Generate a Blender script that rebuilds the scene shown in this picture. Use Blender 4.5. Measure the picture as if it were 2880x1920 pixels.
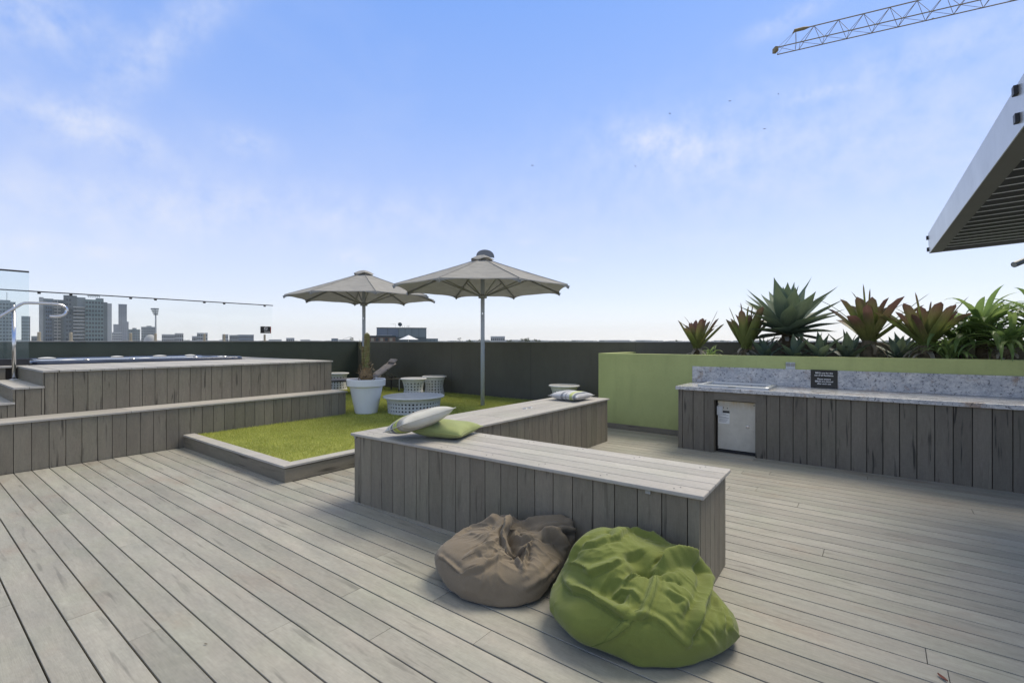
import bpy, bmesh, math, random
import numpy as np
from mathutils import Vector, Matrix, noise
for o in list(bpy.data.objects): bpy.data.objects.remove(o)
R = math.radians
SC = bpy.context.scene; COL = SC.collection
random.seed(11)
# ------------------------------------------------------------------ camera
YAW = R(37.5); EYE = 1.45; F = 1350.0; HZ = 959.5
cam = bpy.data.cameras.new('camera'); cam.lens = 16.875; cam.sensor_width = 36; cam.clip_start = .05; cam.clip_end = 20000
cam.shift_y = 0.0
co = bpy.data.objects.new('camera', cam); COL.objects.link(co)
co.location = (0, 0, EYE); co.rotation_euler = (R(90), 0, YAW); SC.camera = co
# ------------------------------------------------------------------ sun, sky, exposure
SUN_EL = R(56); SUN_DIR = Vector((.22, .97, 0)).normalized()
sd = Vector((SUN_DIR.x * math.cos(SUN_EL), SUN_DIR.y * math.cos(SUN_EL), math.sin(SUN_EL)))
L = bpy.data.lights.new('sun', 'SUN'); L.energy = 1.6; L.angle = R(26); L.color = (1, .90, .76)
lo = bpy.data.objects.new('sun', L); COL.objects.link(lo); lo.rotation_euler = (-sd).to_track_quat('-Z', 'Y').to_euler()
SC.view_settings.view_transform = 'Standard'; SC.view_settings.look = 'None'; SC.view_settings.exposure = 0.97; SC.view_settings.gamma = 1
W = bpy.data.worlds.new('World'); SC.world = W; W.use_nodes = True
def camdir(px, py):
    d = Vector(((px - 1440) / F, 1, (HZ - py) / F)).normalized()
    return Vector((d.x * math.cos(YAW) - d.y * math.sin(YAW), d.x * math.sin(YAW) + d.y * math.cos(YAW), d.z))
def world_nodes():
    nt = W.node_tree; N = nt.nodes; K = nt.links
    bg = N['Background']; bg.inputs[1].default_value = 0.1
    sk = N.new('ShaderNodeTexSky'); sk.sky_type = 'NISHITA'; sk.sun_disc = False; sk.sun_elevation = SUN_EL
    sk.sun_rotation = math.atan2(SUN_DIR.x, SUN_DIR.y); sk.altitude = 50; sk.air_density = 1.0; sk.dust_density = .6; sk.ozone_density = 2.5
    tc = N.new('ShaderNodeTexCoord'); d = tc.outputs['Generated']
    nm = N.new('ShaderNodeVectorMath'); nm.operation = 'NORMALIZE'; K.new(d, nm.inputs[0]); d = nm.outputs[0]
    sep = N.new('ShaderNodeSeparateXYZ'); K.new(d, sep.inputs[0])
    def M(op, a, b=None, c=None):
        m = N.new('ShaderNodeMath'); m.operation = op
        for i, x in enumerate((a, b, c)):
            if x is None: continue
            if isinstance(x, (int, float)): m.inputs[i].default_value = x
            else: K.new(x, m.inputs[i])
        return m.outputs[0]
    # cirrus sheet: direction projected on a high flat layer
    h = M('ADD', M('MAXIMUM', sep.outputs[2], 0.0), .12)
    cb = N.new('ShaderNodeCombineXYZ'); K.new(M('DIVIDE', sep.outputs[0], h), cb.inputs[0]); K.new(M('DIVIDE', sep.outputs[1], h), cb.inputs[1])
    mp = N.new('ShaderNodeMapping'); mp.inputs['Rotation'].default_value = (0, 0, R(20)); mp.inputs['Scale'].default_value = (.55, 1.1, 1); K.new(cb.outputs[0], mp.inputs[0])
    n1 = N.new('ShaderNodeTexNoise'); n1.inputs['Scale'].default_value = 1.1; n1.inputs['Detail'].default_value = 9; n1.inputs['Roughness'].default_value = .62; n1.inputs['Distortion'].default_value = .5; K.new(mp.outputs[0], n1.inputs['Vector'])
    veil = N.new('ShaderNodeMapRange'); veil.inputs[1].default_value = .55; veil.inputs[2].default_value = .88; K.new(n1.outputs[0], veil.inputs[0])
    fac = M('MULTIPLY', veil.outputs[0], .20)
    n2 = N.new('ShaderNodeTexNoise'); n2.inputs['Scale'].default_value = 22; n2.inputs['Detail'].default_value = 8; n2.inputs['Roughness'].default_value = .6; K.new(d, n2.inputs['Vector'])
    for px, py, w, hh, s, tilt in ((215, 345, .11, .028, .8, -8), (690, 400, .05, .022, .55, -5), (1870, 405, .10, .04, .6, -12), (990, 722, .035, .012, .9, 0), (110, 695, .12, .018, .9, 0), (2350, 410, .42, .11, .5, -4),
                                (470, 120, .20, .03, .5, 52), (60, 30, .09, .05, .6, 0), (1480, 680, .02, .006, .6, 0), (1600, 730, .02, .006, .6, 0), (2210, 55, .06, .015, .6, 10), (2700, 110, .12, .03, .35, 0), (1000, 600, .5, .05, .35, 0), (380, 600, .3, .05, .4, 3), (2300, 265, .05, .01, .5, 0)):
        c = camdir(px, py); t = c.cross(Vector((0, 0, 1))).normalized(); b = t.cross(c)
        a = R(tilt); t2 = t * math.cos(a) + b * math.sin(a); b2 = -t * math.sin(a) + b * math.cos(a)
        def dot(v, s):
            vm = N.new('ShaderNodeVectorMath'); vm.operation = 'DOT_PRODUCT'; K.new(d, vm.inputs[0]); vm.inputs[1].default_value = v; return M('MULTIPLY', vm.outputs['Value'], s)
        q = M('ADD', M('POWER', M('ABSOLUTE', dot(t2, 1 / w)), 2.0), M('POWER', M('ABSOLUTE', dot(b2, 1 / hh)), 2.0))
        front = N.new('ShaderNodeVectorMath'); front.operation = 'DOT_PRODUCT'; K.new(d, front.inputs[0]); front.inputs[1].default_value = c
        g = M('MULTIPLY', M('EXPONENT', M('MULTIPLY', q, -1.0)), M('GREATER_THAN', front.outputs['Value'], 0.3))
        nn = N.new('ShaderNodeMapRange'); nn.inputs[1].default_value = .30; nn.inputs[2].default_value = .70; K.new(n2.outputs[0], nn.inputs[0])
        fac = M('ADD', fac, M('MULTIPLY', M('MULTIPLY', g, nn.outputs[0]), s * .85))
    fac = M('MINIMUM', fac, .9)
    tint = N.new('ShaderNodeMix'); tint.data_type = 'RGBA'; tint.blend_type = 'MULTIPLY'; tint.inputs[0].default_value = 1
    K.new(sk.outputs[0], tint.inputs['A']); tint.inputs['B'].default_value = SKY_TINT
    # milky air towards the horizon
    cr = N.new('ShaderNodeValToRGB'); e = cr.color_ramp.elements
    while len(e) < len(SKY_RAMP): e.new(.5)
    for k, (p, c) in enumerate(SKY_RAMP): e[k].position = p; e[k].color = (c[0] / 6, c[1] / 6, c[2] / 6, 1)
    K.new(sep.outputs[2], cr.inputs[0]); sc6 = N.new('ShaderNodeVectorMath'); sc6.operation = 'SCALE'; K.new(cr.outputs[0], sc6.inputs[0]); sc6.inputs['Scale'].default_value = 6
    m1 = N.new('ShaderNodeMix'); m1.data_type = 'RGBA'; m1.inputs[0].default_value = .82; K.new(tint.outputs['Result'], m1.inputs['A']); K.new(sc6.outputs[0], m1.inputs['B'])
    mx = N.new('ShaderNodeMix'); mx.data_type = 'RGBA'; K.new(fac, mx.inputs[0]); K.new(m1.outputs['Result'], mx.inputs['A']); mx.inputs['B'].default_value = CLOUD
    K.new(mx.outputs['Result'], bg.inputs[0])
SKY_TINT = (1.0, 1.0, 1.0, 1); CLOUD = (4.4, 4.55, 5.05, 1)
SKY_RAMP = [(0, (5.3, 5.4, 5.5)), (.09, (4.0, 4.35, 5.3)), (.26, (2.55, 3.2, 5.2)), (.42, (1.62, 2.55, 5.1)), (.58, (1.1, 2.15, 5.0)), (.70, (3.3, 3.4, 3.5)), (1, (4.3, 4.15, 3.6))]  # unseen overhead stops whitened to neutralise the blue light on the terrace
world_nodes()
def at(px, Y, z=0.0):
    """real place at column px of the view, Y metres ahead"""
    X = (px - 1440) / F * Y
    return Vector((X * math.cos(YAW) - Y * math.sin(YAW), X * math.sin(YAW) + Y * math.cos(YAW), z))
def hgt(py, Y): return EYE + (HZ - py) / F * Y
# ------------------------------------------------------------------ helpers
class MB:
    def __init__(s): s.v = []; s.f = []; s.uv = []; s.r = []; s.m = []
    def face(s, idx, uv, r=0., m=0): s.f.append(tuple(idx)); s.uv.append(uv); s.r.append(r); s.m.append(m)
    def box(s, a, b, M=None, r=None, ax=0, m=0, ch=0):
        """box from a to b; ax = long axis for the grain"""
        r = random.random() if r is None else r
        o = len(s.v); oa, ob = random.random() * 37, random.random() * 23
        x0, y0, z0 = a; x1, y1, z1 = b
        P = [Vector(p) for p in ((x0, y0, z0), (x1, y0, z0), (x1, y1, z0), (x0, y1, z0), (x0, y0, z1), (x1, y0, z1), (x1, y1, z1), (x0, y1, z1))]
        for p in P: s.v.append(tuple(M @ p) if M else tuple(p))
        oth = [i for i in range(3) if i != ax]
        for q in ((0, 3, 2, 1), (4, 5, 6, 7), (0, 1, 5, 4), (1, 2, 6, 5), (2, 3, 7, 6), (3, 0, 4, 7)):
            s.face([o + i for i in q], [(P[i][ax] + oa, P[i][oth[0]] + P[i][oth[1]] + ob) for i in q], r, m)
    def tube(s, pts, rad, n=8, m=0, r=0., caps=True):
        pts = [Vector(p) for p in pts]; k = len(pts)
        if not hasattr(rad, '__len__'): rad = [rad] * k
        o = len(s.v); t0 = (pts[1] - pts[0]).normalized(); a = t0.orthogonal().normalized()
        for i, p in enumerate(pts):
            t = (pts[min(i + 1, k - 1)] - pts[max(i - 1, 0)]).normalized()
            a = (a - t * a.dot(t)).normalized(); b = t.cross(a)
            for j in range(n):
                g = 2 * math.pi * j / n; s.v.append(tuple(p + (a * math.cos(g) + b * math.sin(g)) * rad[i]))
        for i in range(k - 1):
            for j in range(n):
                q = (o + i * n + j, o + i * n + (j + 1) % n, o + (i + 1) * n + (j + 1) % n, o + (i + 1) * n + j)
                s.face(q, [(i / k, j / n)] * 4, r, m)
        if caps:
            s.face([o + j for j in range(n)][::-1], [(0, 0)] * n, r, m); s.face([o + (k - 1) * n + j for j in range(n)], [(0, 0)] * n, r, m)
    def lathe(s, prof, n=32, c=(0, 0, 0), m=0, r=0., a0=0.):
        o = len(s.v); k = len(prof)
        for rr, z in prof:
            for j in range(n):
                g = a0 + 2 * math.pi * j / n; s.v.append((c[0] + rr * math.cos(g), c[1] + rr * math.sin(g), c[2] + z))
        for i in range(k - 1):
            for j in range(n):
                s.face((o + i * n + j, o + i * n + (j + 1) % n, o + (i + 1) * n + (j + 1) % n, o + (i + 1) * n + j), [(j / n, i / k), ((j + 1) / n, i / k), ((j + 1) / n, (i + 1) / k), (j / n, (i + 1) / k)], r, m)
    def grid(s, fn, nu, nv, m=0, r=0., cu=False, uvs=(1, 1)):
        o = len(s.v)
        for i in range(nu + 1):
            for j in range(nv + 1): s.v.append(tuple(fn(i / nu, j / nv)))
        w = nv + 1
        for i in range(nu):
            for j in range(nv):
                s.face((o + i * w + j, o + (i + 1) * w + j, o + (i + 1) * w + j + 1, o + i * w + j + 1), [(a / nu * uvs[0], b / nv * uvs[1]) for a, b in ((i, j), (i + 1, j), (i + 1, j + 1), (i, j + 1))], r, m)
    def build(s, name, mats, parent=None, smooth=False, bevel=0, loc=None, rz=0):
        me = bpy.data.meshes.new(name); me.from_pydata(s.v, [], s.f)
        if not isinstance(mats, (list, tuple)): mats = [mats]
        for x in mats: me.materials.append(x)
        me.polygons.foreach_set('material_index', s.m)
        uv = me.uv_layers.new(name='UVMap'); flat = [c for f in s.uv for p in f for c in p]; uv.data.foreach_set('uv', flat)
        at_ = me.attributes.new('rnd', 'FLOAT', 'FACE'); at_.data.foreach_set('value', s.r)
        if smooth: me.polygons.foreach_set('use_smooth', [True] * len(s.f))
        me.update()
        o = bpy.data.objects.new(name, me); COL.objects.link(o)
        if parent: o.parent = parent
        if loc is not None: o.location = loc
        o.rotation_euler[2] = rz
        if bevel:
            b = o.modifiers.new('bevel', 'BEVEL'); b.width = bevel; b.segments = 2; b.limit_method = 'ANGLE'; b.harden_normals = False
        return o
def tag(o, label=None, cat=None, group=None, kind=None):
    if label: o['label'] = label
    if cat: o['category'] = cat
    if group: o['group'] = group
    if kind: o['kind'] = kind
    return o
def thing(name, label, cat, loc=(0, 0, 0), rz=0, group=None):
    o = bpy.data.objects.new(name, None); COL.objects.link(o); o.location = loc; o.rotation_euler[2] = rz; o.empty_display_size = .1
    return tag(o, label, cat, group)
def dup(root, loc, rz, label, parent=None):
    r = root.copy(); COL.objects.link(r)
    if parent is None: r.location = loc; r.rotation_euler[2] = rz; r['label'] = label
    else: r.parent = parent
    for ch in [c for c in bpy.data.objects if c.parent == root]: dup(ch, None, None, None, r)
    return r
# ------------------------------------------------------------------ materials
class G:
    def __init__(s, name, rough=.6, metal=0., spec=.5):
        s.m = bpy.data.materials.new(name); s.m.use_nodes = True; s.N = s.m.node_tree.nodes; s.K = s.m.node_tree.links
        s.b = s.N['Principled BSDF']; s.b.inputs['Roughness'].default_value = rough; s.b.inputs['Metallic'].default_value = metal; s.b.inputs['Specular IOR Level'].default_value = spec
    def put(s, x, sock):
        if isinstance(x, (int, float)): sock.default_value = x
        elif isinstance(x, tuple): sock.default_value = x if len(x) == 4 or sock.type == 'VECTOR' else (*x, 1)
        else: s.K.new(x, sock)
    def uv(s): return s.N.new('ShaderNodeUVMap').outputs[0]
    def obj(s): return s.N.new('ShaderNodeTexCoord').outputs['Object']
    def rnd(s):
        a = s.N.new('ShaderNodeAttribute'); a.attribute_name = 'rnd'; return a.outputs['Fac']
    def map(s, v, sc):
        m = s.N.new('ShaderNodeMapping'); m.inputs['Scale'].default_value = sc; s.K.new(v, m.inputs[0]); return m.outputs[0]
    def noise(s, v, sc=1., det=4, ro=.55, dist=0.):
        n = s.N.new('ShaderNodeTexNoise'); s.K.new(v, n.inputs['Vector']); n.inputs['Scale'].default_value = sc; n.inputs['Detail'].default_value = det; n.inputs['Roughness'].default_value = ro; n.inputs['Distortion'].default_value = dist; return n.outputs[0]
    def rng(s, x, a, b, c=0., d=1.):
        m = s.N.new('ShaderNodeMapRange'); s.K.new(x, m.inputs[0])
        for i, q in enumerate((a, b, c, d)): m.inputs[i + 1].default_value = q
        return m.outputs[0]
    def math(s, op, a, b=0.):
        m = s.N.new('ShaderNodeMath'); m.operation = op; s.put(a, m.inputs[0]); s.put(b, m.inputs[1]); return m.outputs[0]
    def mix(s, f, a, b, mode='MIX'):
        m = s.N.new('ShaderNodeMix'); m.data_type = 'RGBA'; m.blend_type = mode; s.put(f, m.inputs[0]); s.put(a, m.inputs['A']); s.put(b, m.inputs['B']); return m.outputs['Result']
    def val(s, c, f):
        return s.mix(1., c, s.comb(f), 'MULTIPLY')
    def comb(s, f):
        c = s.N.new('ShaderNodeCombineXYZ')
        for i in range(3): s.K.new(f, c.inputs[i])
        return c.outputs[0]
    def bump(s, h, st=.3, d=.01):
        b = s.N.new('ShaderNodeBump'); b.inputs['Strength'].default_value = st; b.inputs['Distance'].default_value = d; s.K.new(h, b.inputs['Height']); s.K.new(b.outputs[0], s.b.inputs['Normal'])
    def col(s, c): s.put(c, s.b.inputs['Base Color']); return s.m
def plain(name, c, rough=.6, metal=0., var=.12, sc=6., bump=0., spec=.5):
    g = G(name, rough, metal, spec); n = g.noise(g.obj(), sc, 5, .6)
    if bump: g.bump(g.noise(g.obj(), sc * 12, 3), bump, .004)
    return g.col(g.val(c, g.rng(n, .25, .75, 1 - var, 1 + var)))
def wood(name, c, streak=.5, mott=.16, pink=.25, spec=.35, rough=.62, rust=0.):
    g = G(name, rough, 0, spec); uv = g.uv(); r = g.rnd()
    low = g.noise(g.map(uv, (1.3, 6, 1)), 1., 5, .6)
    mid = g.noise(g.map(uv, (5, 26, 1)), 1., 4, .65, .4)
    fine = g.noise(g.map(uv, (11, 260, 1)), 1., 4, .7)
    c1 = g.mix(g.rng(g.noise(g.map(uv, (1.1, 4, 1)), 1.7, 3), .35, .72, 0, pink), c, (c[0] * 1.08, c[1] * .93, c[2] * .93))
    c1 = g.mix(g.rng(g.noise(g.obj(), 1.9, 3), .45, .75, 0, .5), c1, (c[0] * .93, c[1] * .99, c[2] * .90))
    if rust: c1 = g.mix(g.math('MULTIPLY', g.rng(g.noise(g.map(g.obj(), (.9, 1.5, 1)), 1.6, 4, .6), .56, .74, 0, rust), g.rng(g.noise(g.obj(), 28, 4, .7), .3, .7, .35, 1)), c1, (c[0] * .90, c[1] * .74, c[2] * .68))
    f = g.math('MULTIPLY', g.rng(low, .25, .75, 1 - mott, 1 + mott), g.rng(mid, .2, .8, 1 - mott * .8, 1 + mott * .8))
    f = g.math('MULTIPLY', f, g.rng(fine, .25, .75, .84, 1.15)); f = g.math('MULTIPLY', f, g.rng(r, 0, 1, .87, 1.10))
    f = g.math('MULTIPLY', f, g.rng(g.noise(g.obj(), 34, 6, .75), .3, .7, .91, 1.08))
    st = g.noise(g.map(uv, (2.1, 24, 1)), 1., 2, .5, .25)
    st2 = g.noise(g.map(uv, (1.2, 2.5, 1)), 1.3, 2)
    k = g.math('MULTIPLY', g.rng(st, .60, .69, 0, 1), g.rng(st2, .42, .58, 0, 1))
    f = g.math('MULTIPLY', f, g.math('SUBTRACT', 1.0, g.math('MULTIPLY', k, streak)))
    g.bump(g.math('ADD', g.math('MULTIPLY', fine, .6), mid), .22, .002)
    g.put(g.rng(low, .3, .7, rough - .08, rough + .12), g.b.inputs['Roughness'])
    return g.col(g.val(c1, f))
MT = {}
MT['deck'] = wood('deck_composite', (.315, .306, .257), .30, .15, .28, rust=.75)
MT['lid'] = wood('lid_composite', (.42, .40, .355), .14, .10, .15)
MT['clad'] = wood('cladding_composite', (.212, .190, .142), .60, .14, .25)
MT['clad2'] = wood('counter_cladding', (.165, .148, .114), .68, .15, .2)
MT['gap'] = plain('dark_backing', (.035, .028, .022), .9)
def render_paint(name, c, grime, zt):
    """trowelled painted render with faint runs below the top and dirt near the foot"""
    g = G(name, .8, 0, .3); o = g.obj(); z = g.N.new('ShaderNodeSeparateXYZ'); g.K.new(o, z.inputs[0]); n = g.noise(o, 1.3, 6, .6); run = g.noise(g.map(o, (3.3, 3.3, .5)), 1.6, 6, .7); tr = g.noise(g.map(o, (1, 1, 1.6)), 26, 4, .6)
    f = g.math('MULTIPLY', g.rng(n, .3, .7, .90, 1.08), g.rng(run, .50, .70, 1., 1 - grime)); f = g.math('MULTIPLY', f, g.rng(tr, .3, .7, .965, 1.035))
    foot = g.math('MULTIPLY', g.rng(z.outputs[2], .05, .35, 1, 0), g.rng(g.noise(o, 5, 5, .7), .35, .65, 0, .5)); cc = g.mix(foot, g.val(c, f), (c[0] * .55, c[1] * .52, c[2] * .5)); g.bump(tr, .25, .004); return g.col(cc)
MT['green_wall'] = render_paint('lime_render_paint', (.45, .49, .195), .10, 1.25)
MT['wall'] = render_paint('dark_render', (.135, .128, .095), .08, 1.43)
MT['cap'] = plain('parapet_cap', (.30, .30, .28), .5)
MT['slab'] = plain('concrete_slab', (.25, .25, .24), .8)
MT['steel'] = plain('brushed_steel', (.62, .62, .63), .18, 1., .05)
MT['alu'] = plain('satin_aluminium', (.50, .53, .56), .42, .75, .06)
MT['pole'] = plain('pale_powder_coat', (.50, .53, .56), .5, .1, .05)
MT['spigot'] = plain('worn_steel_spigot', (.42, .36, .26), .4, .4, .1)
MT['white'] = plain('white_plastic', (.80, .81, .82), .35, 0, .03)
MT['black'] = plain('black_plastic', (.02, .02, .022), .45)
MT['soil'] = plain('dark_soil', (.035, .026, .018), .95, 0, .5, 25, 1.)
MT['tile'] = plain('pale_ceramic_weave', (.66, .66, .64), .55, 0, .12, 22, .5)
MT['tabletop'] = plain('weathered_table_top', (.50, .50, .46), .4, 0, .22, 7, .2)
def glass(name, tint, fr=.06, haze=0.):
    m = bpy.data.materials.new(name); m.use_nodes = True; N = m.node_tree.nodes; K = m.node_tree.links; N.clear()
    o = N.new('ShaderNodeOutputMaterial'); t = N.new('ShaderNodeBsdfTransparent'); t.inputs[0].default_value = (*tint, 1)
    g = N.new('ShaderNodeBsdfGlossy'); g.inputs['Roughness'].default_value = .02; g.inputs[0].default_value = (.9, .95, 1, 1)
    fz = N.new('ShaderNodeFresnel'); fz.inputs[0].default_value = 1.45; mm = N.new('ShaderNodeMath'); mm.operation = 'MULTIPLY'; K.new(fz.outputs[0], mm.inputs[0]); mm.inputs[1].default_value = fr / .04 * .5
    mx = N.new('ShaderNodeMixShader'); K.new(mm.outputs[0], mx.inputs[0]); K.new(t.outputs[0], mx.inputs[1]); K.new(g.outputs[0], mx.inputs[2])
    if haze:
        d = N.new('ShaderNodeBsdfDiffuse'); d.inputs[0].default_value = (.45, .62, .68, 1); m2 = N.new('ShaderNodeMixShader'); m2.inputs[0].default_value = haze
        K.new(mx.outputs[0], m2.inputs[1]); K.new(d.outputs[0], m2.inputs[2]); K.new(m2.outputs[0], o.inputs[0])
    else: K.new(mx.outputs[0], o.inputs[0])
    return m
MT['glass'] = glass('clear_glass', (.985, .99, .99), .03)
MT['glass2'] = glass('tinted_glass', (.945, .972, .978), .05, .025)
def granite():
    g = G('speckled_granite', .25, 0, .5); o = g.obj()
    n = g.noise(g.map(o, (1, 1, 1.4)), 7, 8, .75, .6); sp = g.noise(o, 42, 5, .75); br = g.noise(o, 4, 5, .65, .5); mid = g.noise(g.map(o, (1, 1, 2.4)), 17, 6, .75, 1.2)
    c = g.mix(g.rng(n, .36, .62), (.36, .375, .40), (.64, .63, .60)); c = g.mix(g.rng(br, .54, .66, 0, .75), c, (.30, .20, .13))
    c = g.mix(g.rng(mid, .55, .62, 0, .75), c, (.17, .18, .20)); c = g.mix(g.rng(sp, .57, .63, 0, .9), c, (.04, .04, .05)); c = g.mix(g.rng(sp, .34, .42, .8, 0), c, (.78, .78, .74))
    return g.col(c)
MT['granite'] = granite()
# ------------------------------------------------------------------ ground, deck, lawn
PITCH = .143; Y0 = .852; GAP = .0075
JOINTS = {0.995: [-4.26, -9.6, 1.14], .709: [-2.886, -8.3, 2.5], .28: [-3.805, 1.6], 1.138: [-2.425, 3.0], 1.424: [-1.97, 3.4], 1.71: [-1.55, 3.8], 1.853: [-1.985, 3.4], 1.567: [-2.43, 2.97], .423: [-5.69, -.29], 2.425: [-4.57, .83], 6.43: [-1.236], 5.71: [-1.215], 5.0: [-1.194], 6.0: [-2.07]}
def make_deck():
    b = MB(); k = -26
    while True:
        y = Y0 + k * PITCH
        if y > 7.40: break
        js = None
        for q, v in JOINTS.items():
            if abs(q - y) < .05: js = v
        if js is None: s = random.uniform(-7.6, -2.4); js = [s, s + 5.4, s + 10.8]
        e = [-7.57 if y < 2.44 else (-4.83 if y < 3.5 else -3.84)]
        x0 = e[0]; js = sorted(j for j in js if x0 + .3 < j < 6.6) + [7.0]
        for j in js:
            b.box((x0 + .0014, y + GAP / 2, -.024), (j - .0010, min(y + PITCH, 7.40) - GAP / 2, random.uniform(-.0006, .0006)), ax=0); x0 = j
        k += 1
    o = b.build('deck', MT['deck'], bevel=.0022); tag(o, 'grey weathered composite deck boards with dark gaps', 'deck', kind='structure')
    s = MB(); s.box((-12.6, -4, -.45), (7.2, 9.0, -.045), ax=0); tag(s.build('terrace_slab', MT['gap']), kind='structure')
make_deck()
g = G('far_ground', .9); MT['ground'] = g.col(g.mix(g.rng(g.noise(g.map(g.obj(), (.004, .004, 1)), 3, 6), .35, .65), (.12, .14, .10), (.30, .30, .29)))
b = MB(); b.v = [(-2500, -2500, -26), (2500, -2500, -26), (2500, 2500, -26), (-2500, 2500, -26)]; b.face((0, 1, 2, 3), [(0, 0)] * 4); tag(b.build('ground', MT['ground']), kind='structure')
def lawn():
    z = .150; poly = [(-7.55, 2.62), (-4.97, 2.62), (-4.97, 3.55), (-3.86, 3.55), (-3.86, 8.68), (-12.52, 8.68), (-12.52, 5.02), (-7.55, 5.02)]
    g = G('turf', .9); o = g.obj(); n = g.noise(o, 1.6, 6, .7); f = g.noise(o, 90, 3, .7)
    c = g.mix(g.rng(n, .35, .68), (.20, .225, .035), (.36, .38, .08)); g.bump(f, .8, .01); MT['turf'] = g.col(g.val(c, g.rng(f, .3, .7, .65, 1.25)))
    b = MB(); b.v = [(x, y, z) for x, y in poly] + [(x, y, 0) for x, y in poly]; b.face(range(8), [(0, 0)] * 8)
    for i in range(8): j = (i + 1) % 8; b.face((i, i + 8, j + 8, j), [(0, 0)] * 4)
    tag(b.build('lawn', MT['turf']), 'short green artificial lawn behind its timber kerb', 'lawn', kind='structure')
    rg = np.random.default_rng(4); n = 330000
    # blades thicker on the ground near the viewer
    x = rg.uniform(-12.5, -3.87, n); y = rg.uniform(2.63, 8.67, n)
    ok = ~((x < -7.56) & (y < 5.03)) & ~((x > -4.98) & (y < 3.56))
    dist = np.hypot(x, y); ok &= rg.uniform(0, 1, n) < np.clip(9.0 / dist, 0, 1) ** 2 * 1.3
    x = x[ok]; y = y[ok]; n = len(x)
    h = rg.uniform(.014, .034, n); a = rg.uniform(0, 6.283, n); w = rg.uniform(.0018, .0034, n); lx = rg.normal(0, .010, n); ly = rg.normal(0, .010, n)
    V = np.zeros((n, 3, 3)); V[:, 0] = np.stack([x - np.cos(a) * w, y - np.sin(a) * w, np.full(n, z - .002)], 1); V[:, 1] = np.stack([x + np.cos(a) * w, y + np.sin(a) * w, np.full(n, z - .002)], 1); V[:, 2] = np.stack([x + lx, y + ly, z + h], 1)
    me = bpy.data.meshes.new('grass'); me.vertices.add(3 * n); me.vertices.foreach_set('co', V.ravel()); me.loops.add(3 * n); me.loops.foreach_set('vertex_index', np.arange(3 * n, dtype=np.int32))
    me.polygons.add(n); me.polygons.foreach_set('loop_start', np.arange(0, 3 * n, 3, dtype=np.int32)); me.update(calc_edges=True)
    at_ = me.attributes.new('rnd', 'FLOAT', 'FACE'); at_.data.foreach_set('value', rg.uniform(0, 1, n).astype(np.float32))
    g = G('grass_blade', .75, 0, .25); c = g.mix(g.rnd(), (.29, .325, .055), (.56, .57, .17)); c = g.mix(g.rng(g.noise(g.obj(), 2.0, 4), .35, .7), c, g.val(c, g.math('ADD', 1.25, 0.))); g.col(c)
    tr = g.N.new('ShaderNodeBsdfTranslucent'); g.K.new(c, tr.inputs[0]); mx = g.N.new('ShaderNodeMixShader'); mx.inputs[0].default_value = .35; g.K.new(g.b.outputs[0], mx.inputs[1]); g.K.new(tr.outputs[0], mx.inputs[2]); g.K.new(mx.outputs[0], g.N['Material Output'].inputs[0])
    me.materials.append(g.m); o = bpy.data.objects.new('grass', me); COL.objects.link(o); tag(o, 'short green turf pile covering the raised lawn', 'grass', kind='stuff')
lawn()
# ------------------------------------------------------------------ boarded boxes
def clad(b, p0, p1, z0, z1, first=.143, pitch=PITCH, th=.018, gap=.005, skip=None):
    """vertical boards from p0 to p1; their outer face looks to the right of that direction"""
    p0 = Vector((*p0, 0)); p1 = Vector((*p1, 0)); d = (p1 - p0); L_ = d.length; d.normalize()
    M = Matrix.Translation(p0) @ Matrix(((d.x, -d.y, 0, 0), (d.y, d.x, 0, 0), (0, 0, 1, 0), (0, 0, 0, 1)))
    x = 0.; w = first
    while x < L_ - .002:
        e = min(x + w, L_)
        if not (skip and skip(x, e)): b.box((x + gap / 2, 0, z0), (e - gap / 2, th, z1 + random.uniform(0, .0)), M, ax=2)
        x = e; w = pitch
def frame_of(p0, ang): return Matrix.Translation(Vector((*p0, 0))) @ Matrix.Rotation(ang, 4, 'Z')
def kerb():
    t = thing('lawn_kerb', 'low timber kerb edging the raised lawn, pale capping over a grey board', 'kerb', (-4.84, 2.5, 0))
    q = lambda x, y: (x + 4.84, y - 2.5)
    b = MB(); b.box((*q(-7.57, 2.485), 0), (*q(-4.855, 2.505), .142), ax=0); b.box((*q(-4.86, 2.485), 0), (*q(-4.84, 3.45), .142), ax=1)
    b.box((*q(-4.86, 3.43), 0), (*q(-3.86, 3.45), .142), ax=0)
    b.build('side_board', MT['clad'], t, bevel=.002)
    c = MB(); z0, z1 = .152, .176
    for P in ([(-7.57, 2.47), (-4.825, 2.47), (-4.965, 2.61), (-7.57, 2.61)], [(-4.825, 2.473), (-4.825, 3.42), (-4.965, 3.56), (-4.965, 2.613)], [(-4.825, 3.423), (-3.86, 3.423), (-3.86, 3.563), (-4.965, 3.563)]):
        o = len(c.v); r = random.random(); P = [q(*p) for p in P]
        for z in (z0, z1): c.v += [(x, y, z) for x, y in P]
        U = lambda p: (p[0] + p[1] + r * 9, (p[1] - p[0]) * 1. + r * 7)
        c.face([o + 4, o + 5, o + 6, o + 7], [U(p) for p in P], r); c.face([o + 3, o + 2, o + 1, o], [U(p) for p in P], r)
        for i in range(4): j = (i + 1) % 4; c.face([o + i, o + j, o + 4 + j, o + 4 + i], [(P[i][0] + P[i][1], 0), (P[j][0] + P[j][1], 0), (P[j][0] + P[j][1], .02), (P[i][0] + P[i][1], .02)], r)
    c.build('capping', MT['lid'], t, bevel=.003)
    d = MB(); d.box((*q(-7.57, 2.51), 0), (*q(-4.86, 2.6), .151)); d.box((*q(-4.94, 2.51), 0), (*q(-4.862, 3.42), .1505)); d.build('core', MT['gap'], t)
kerb()
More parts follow.
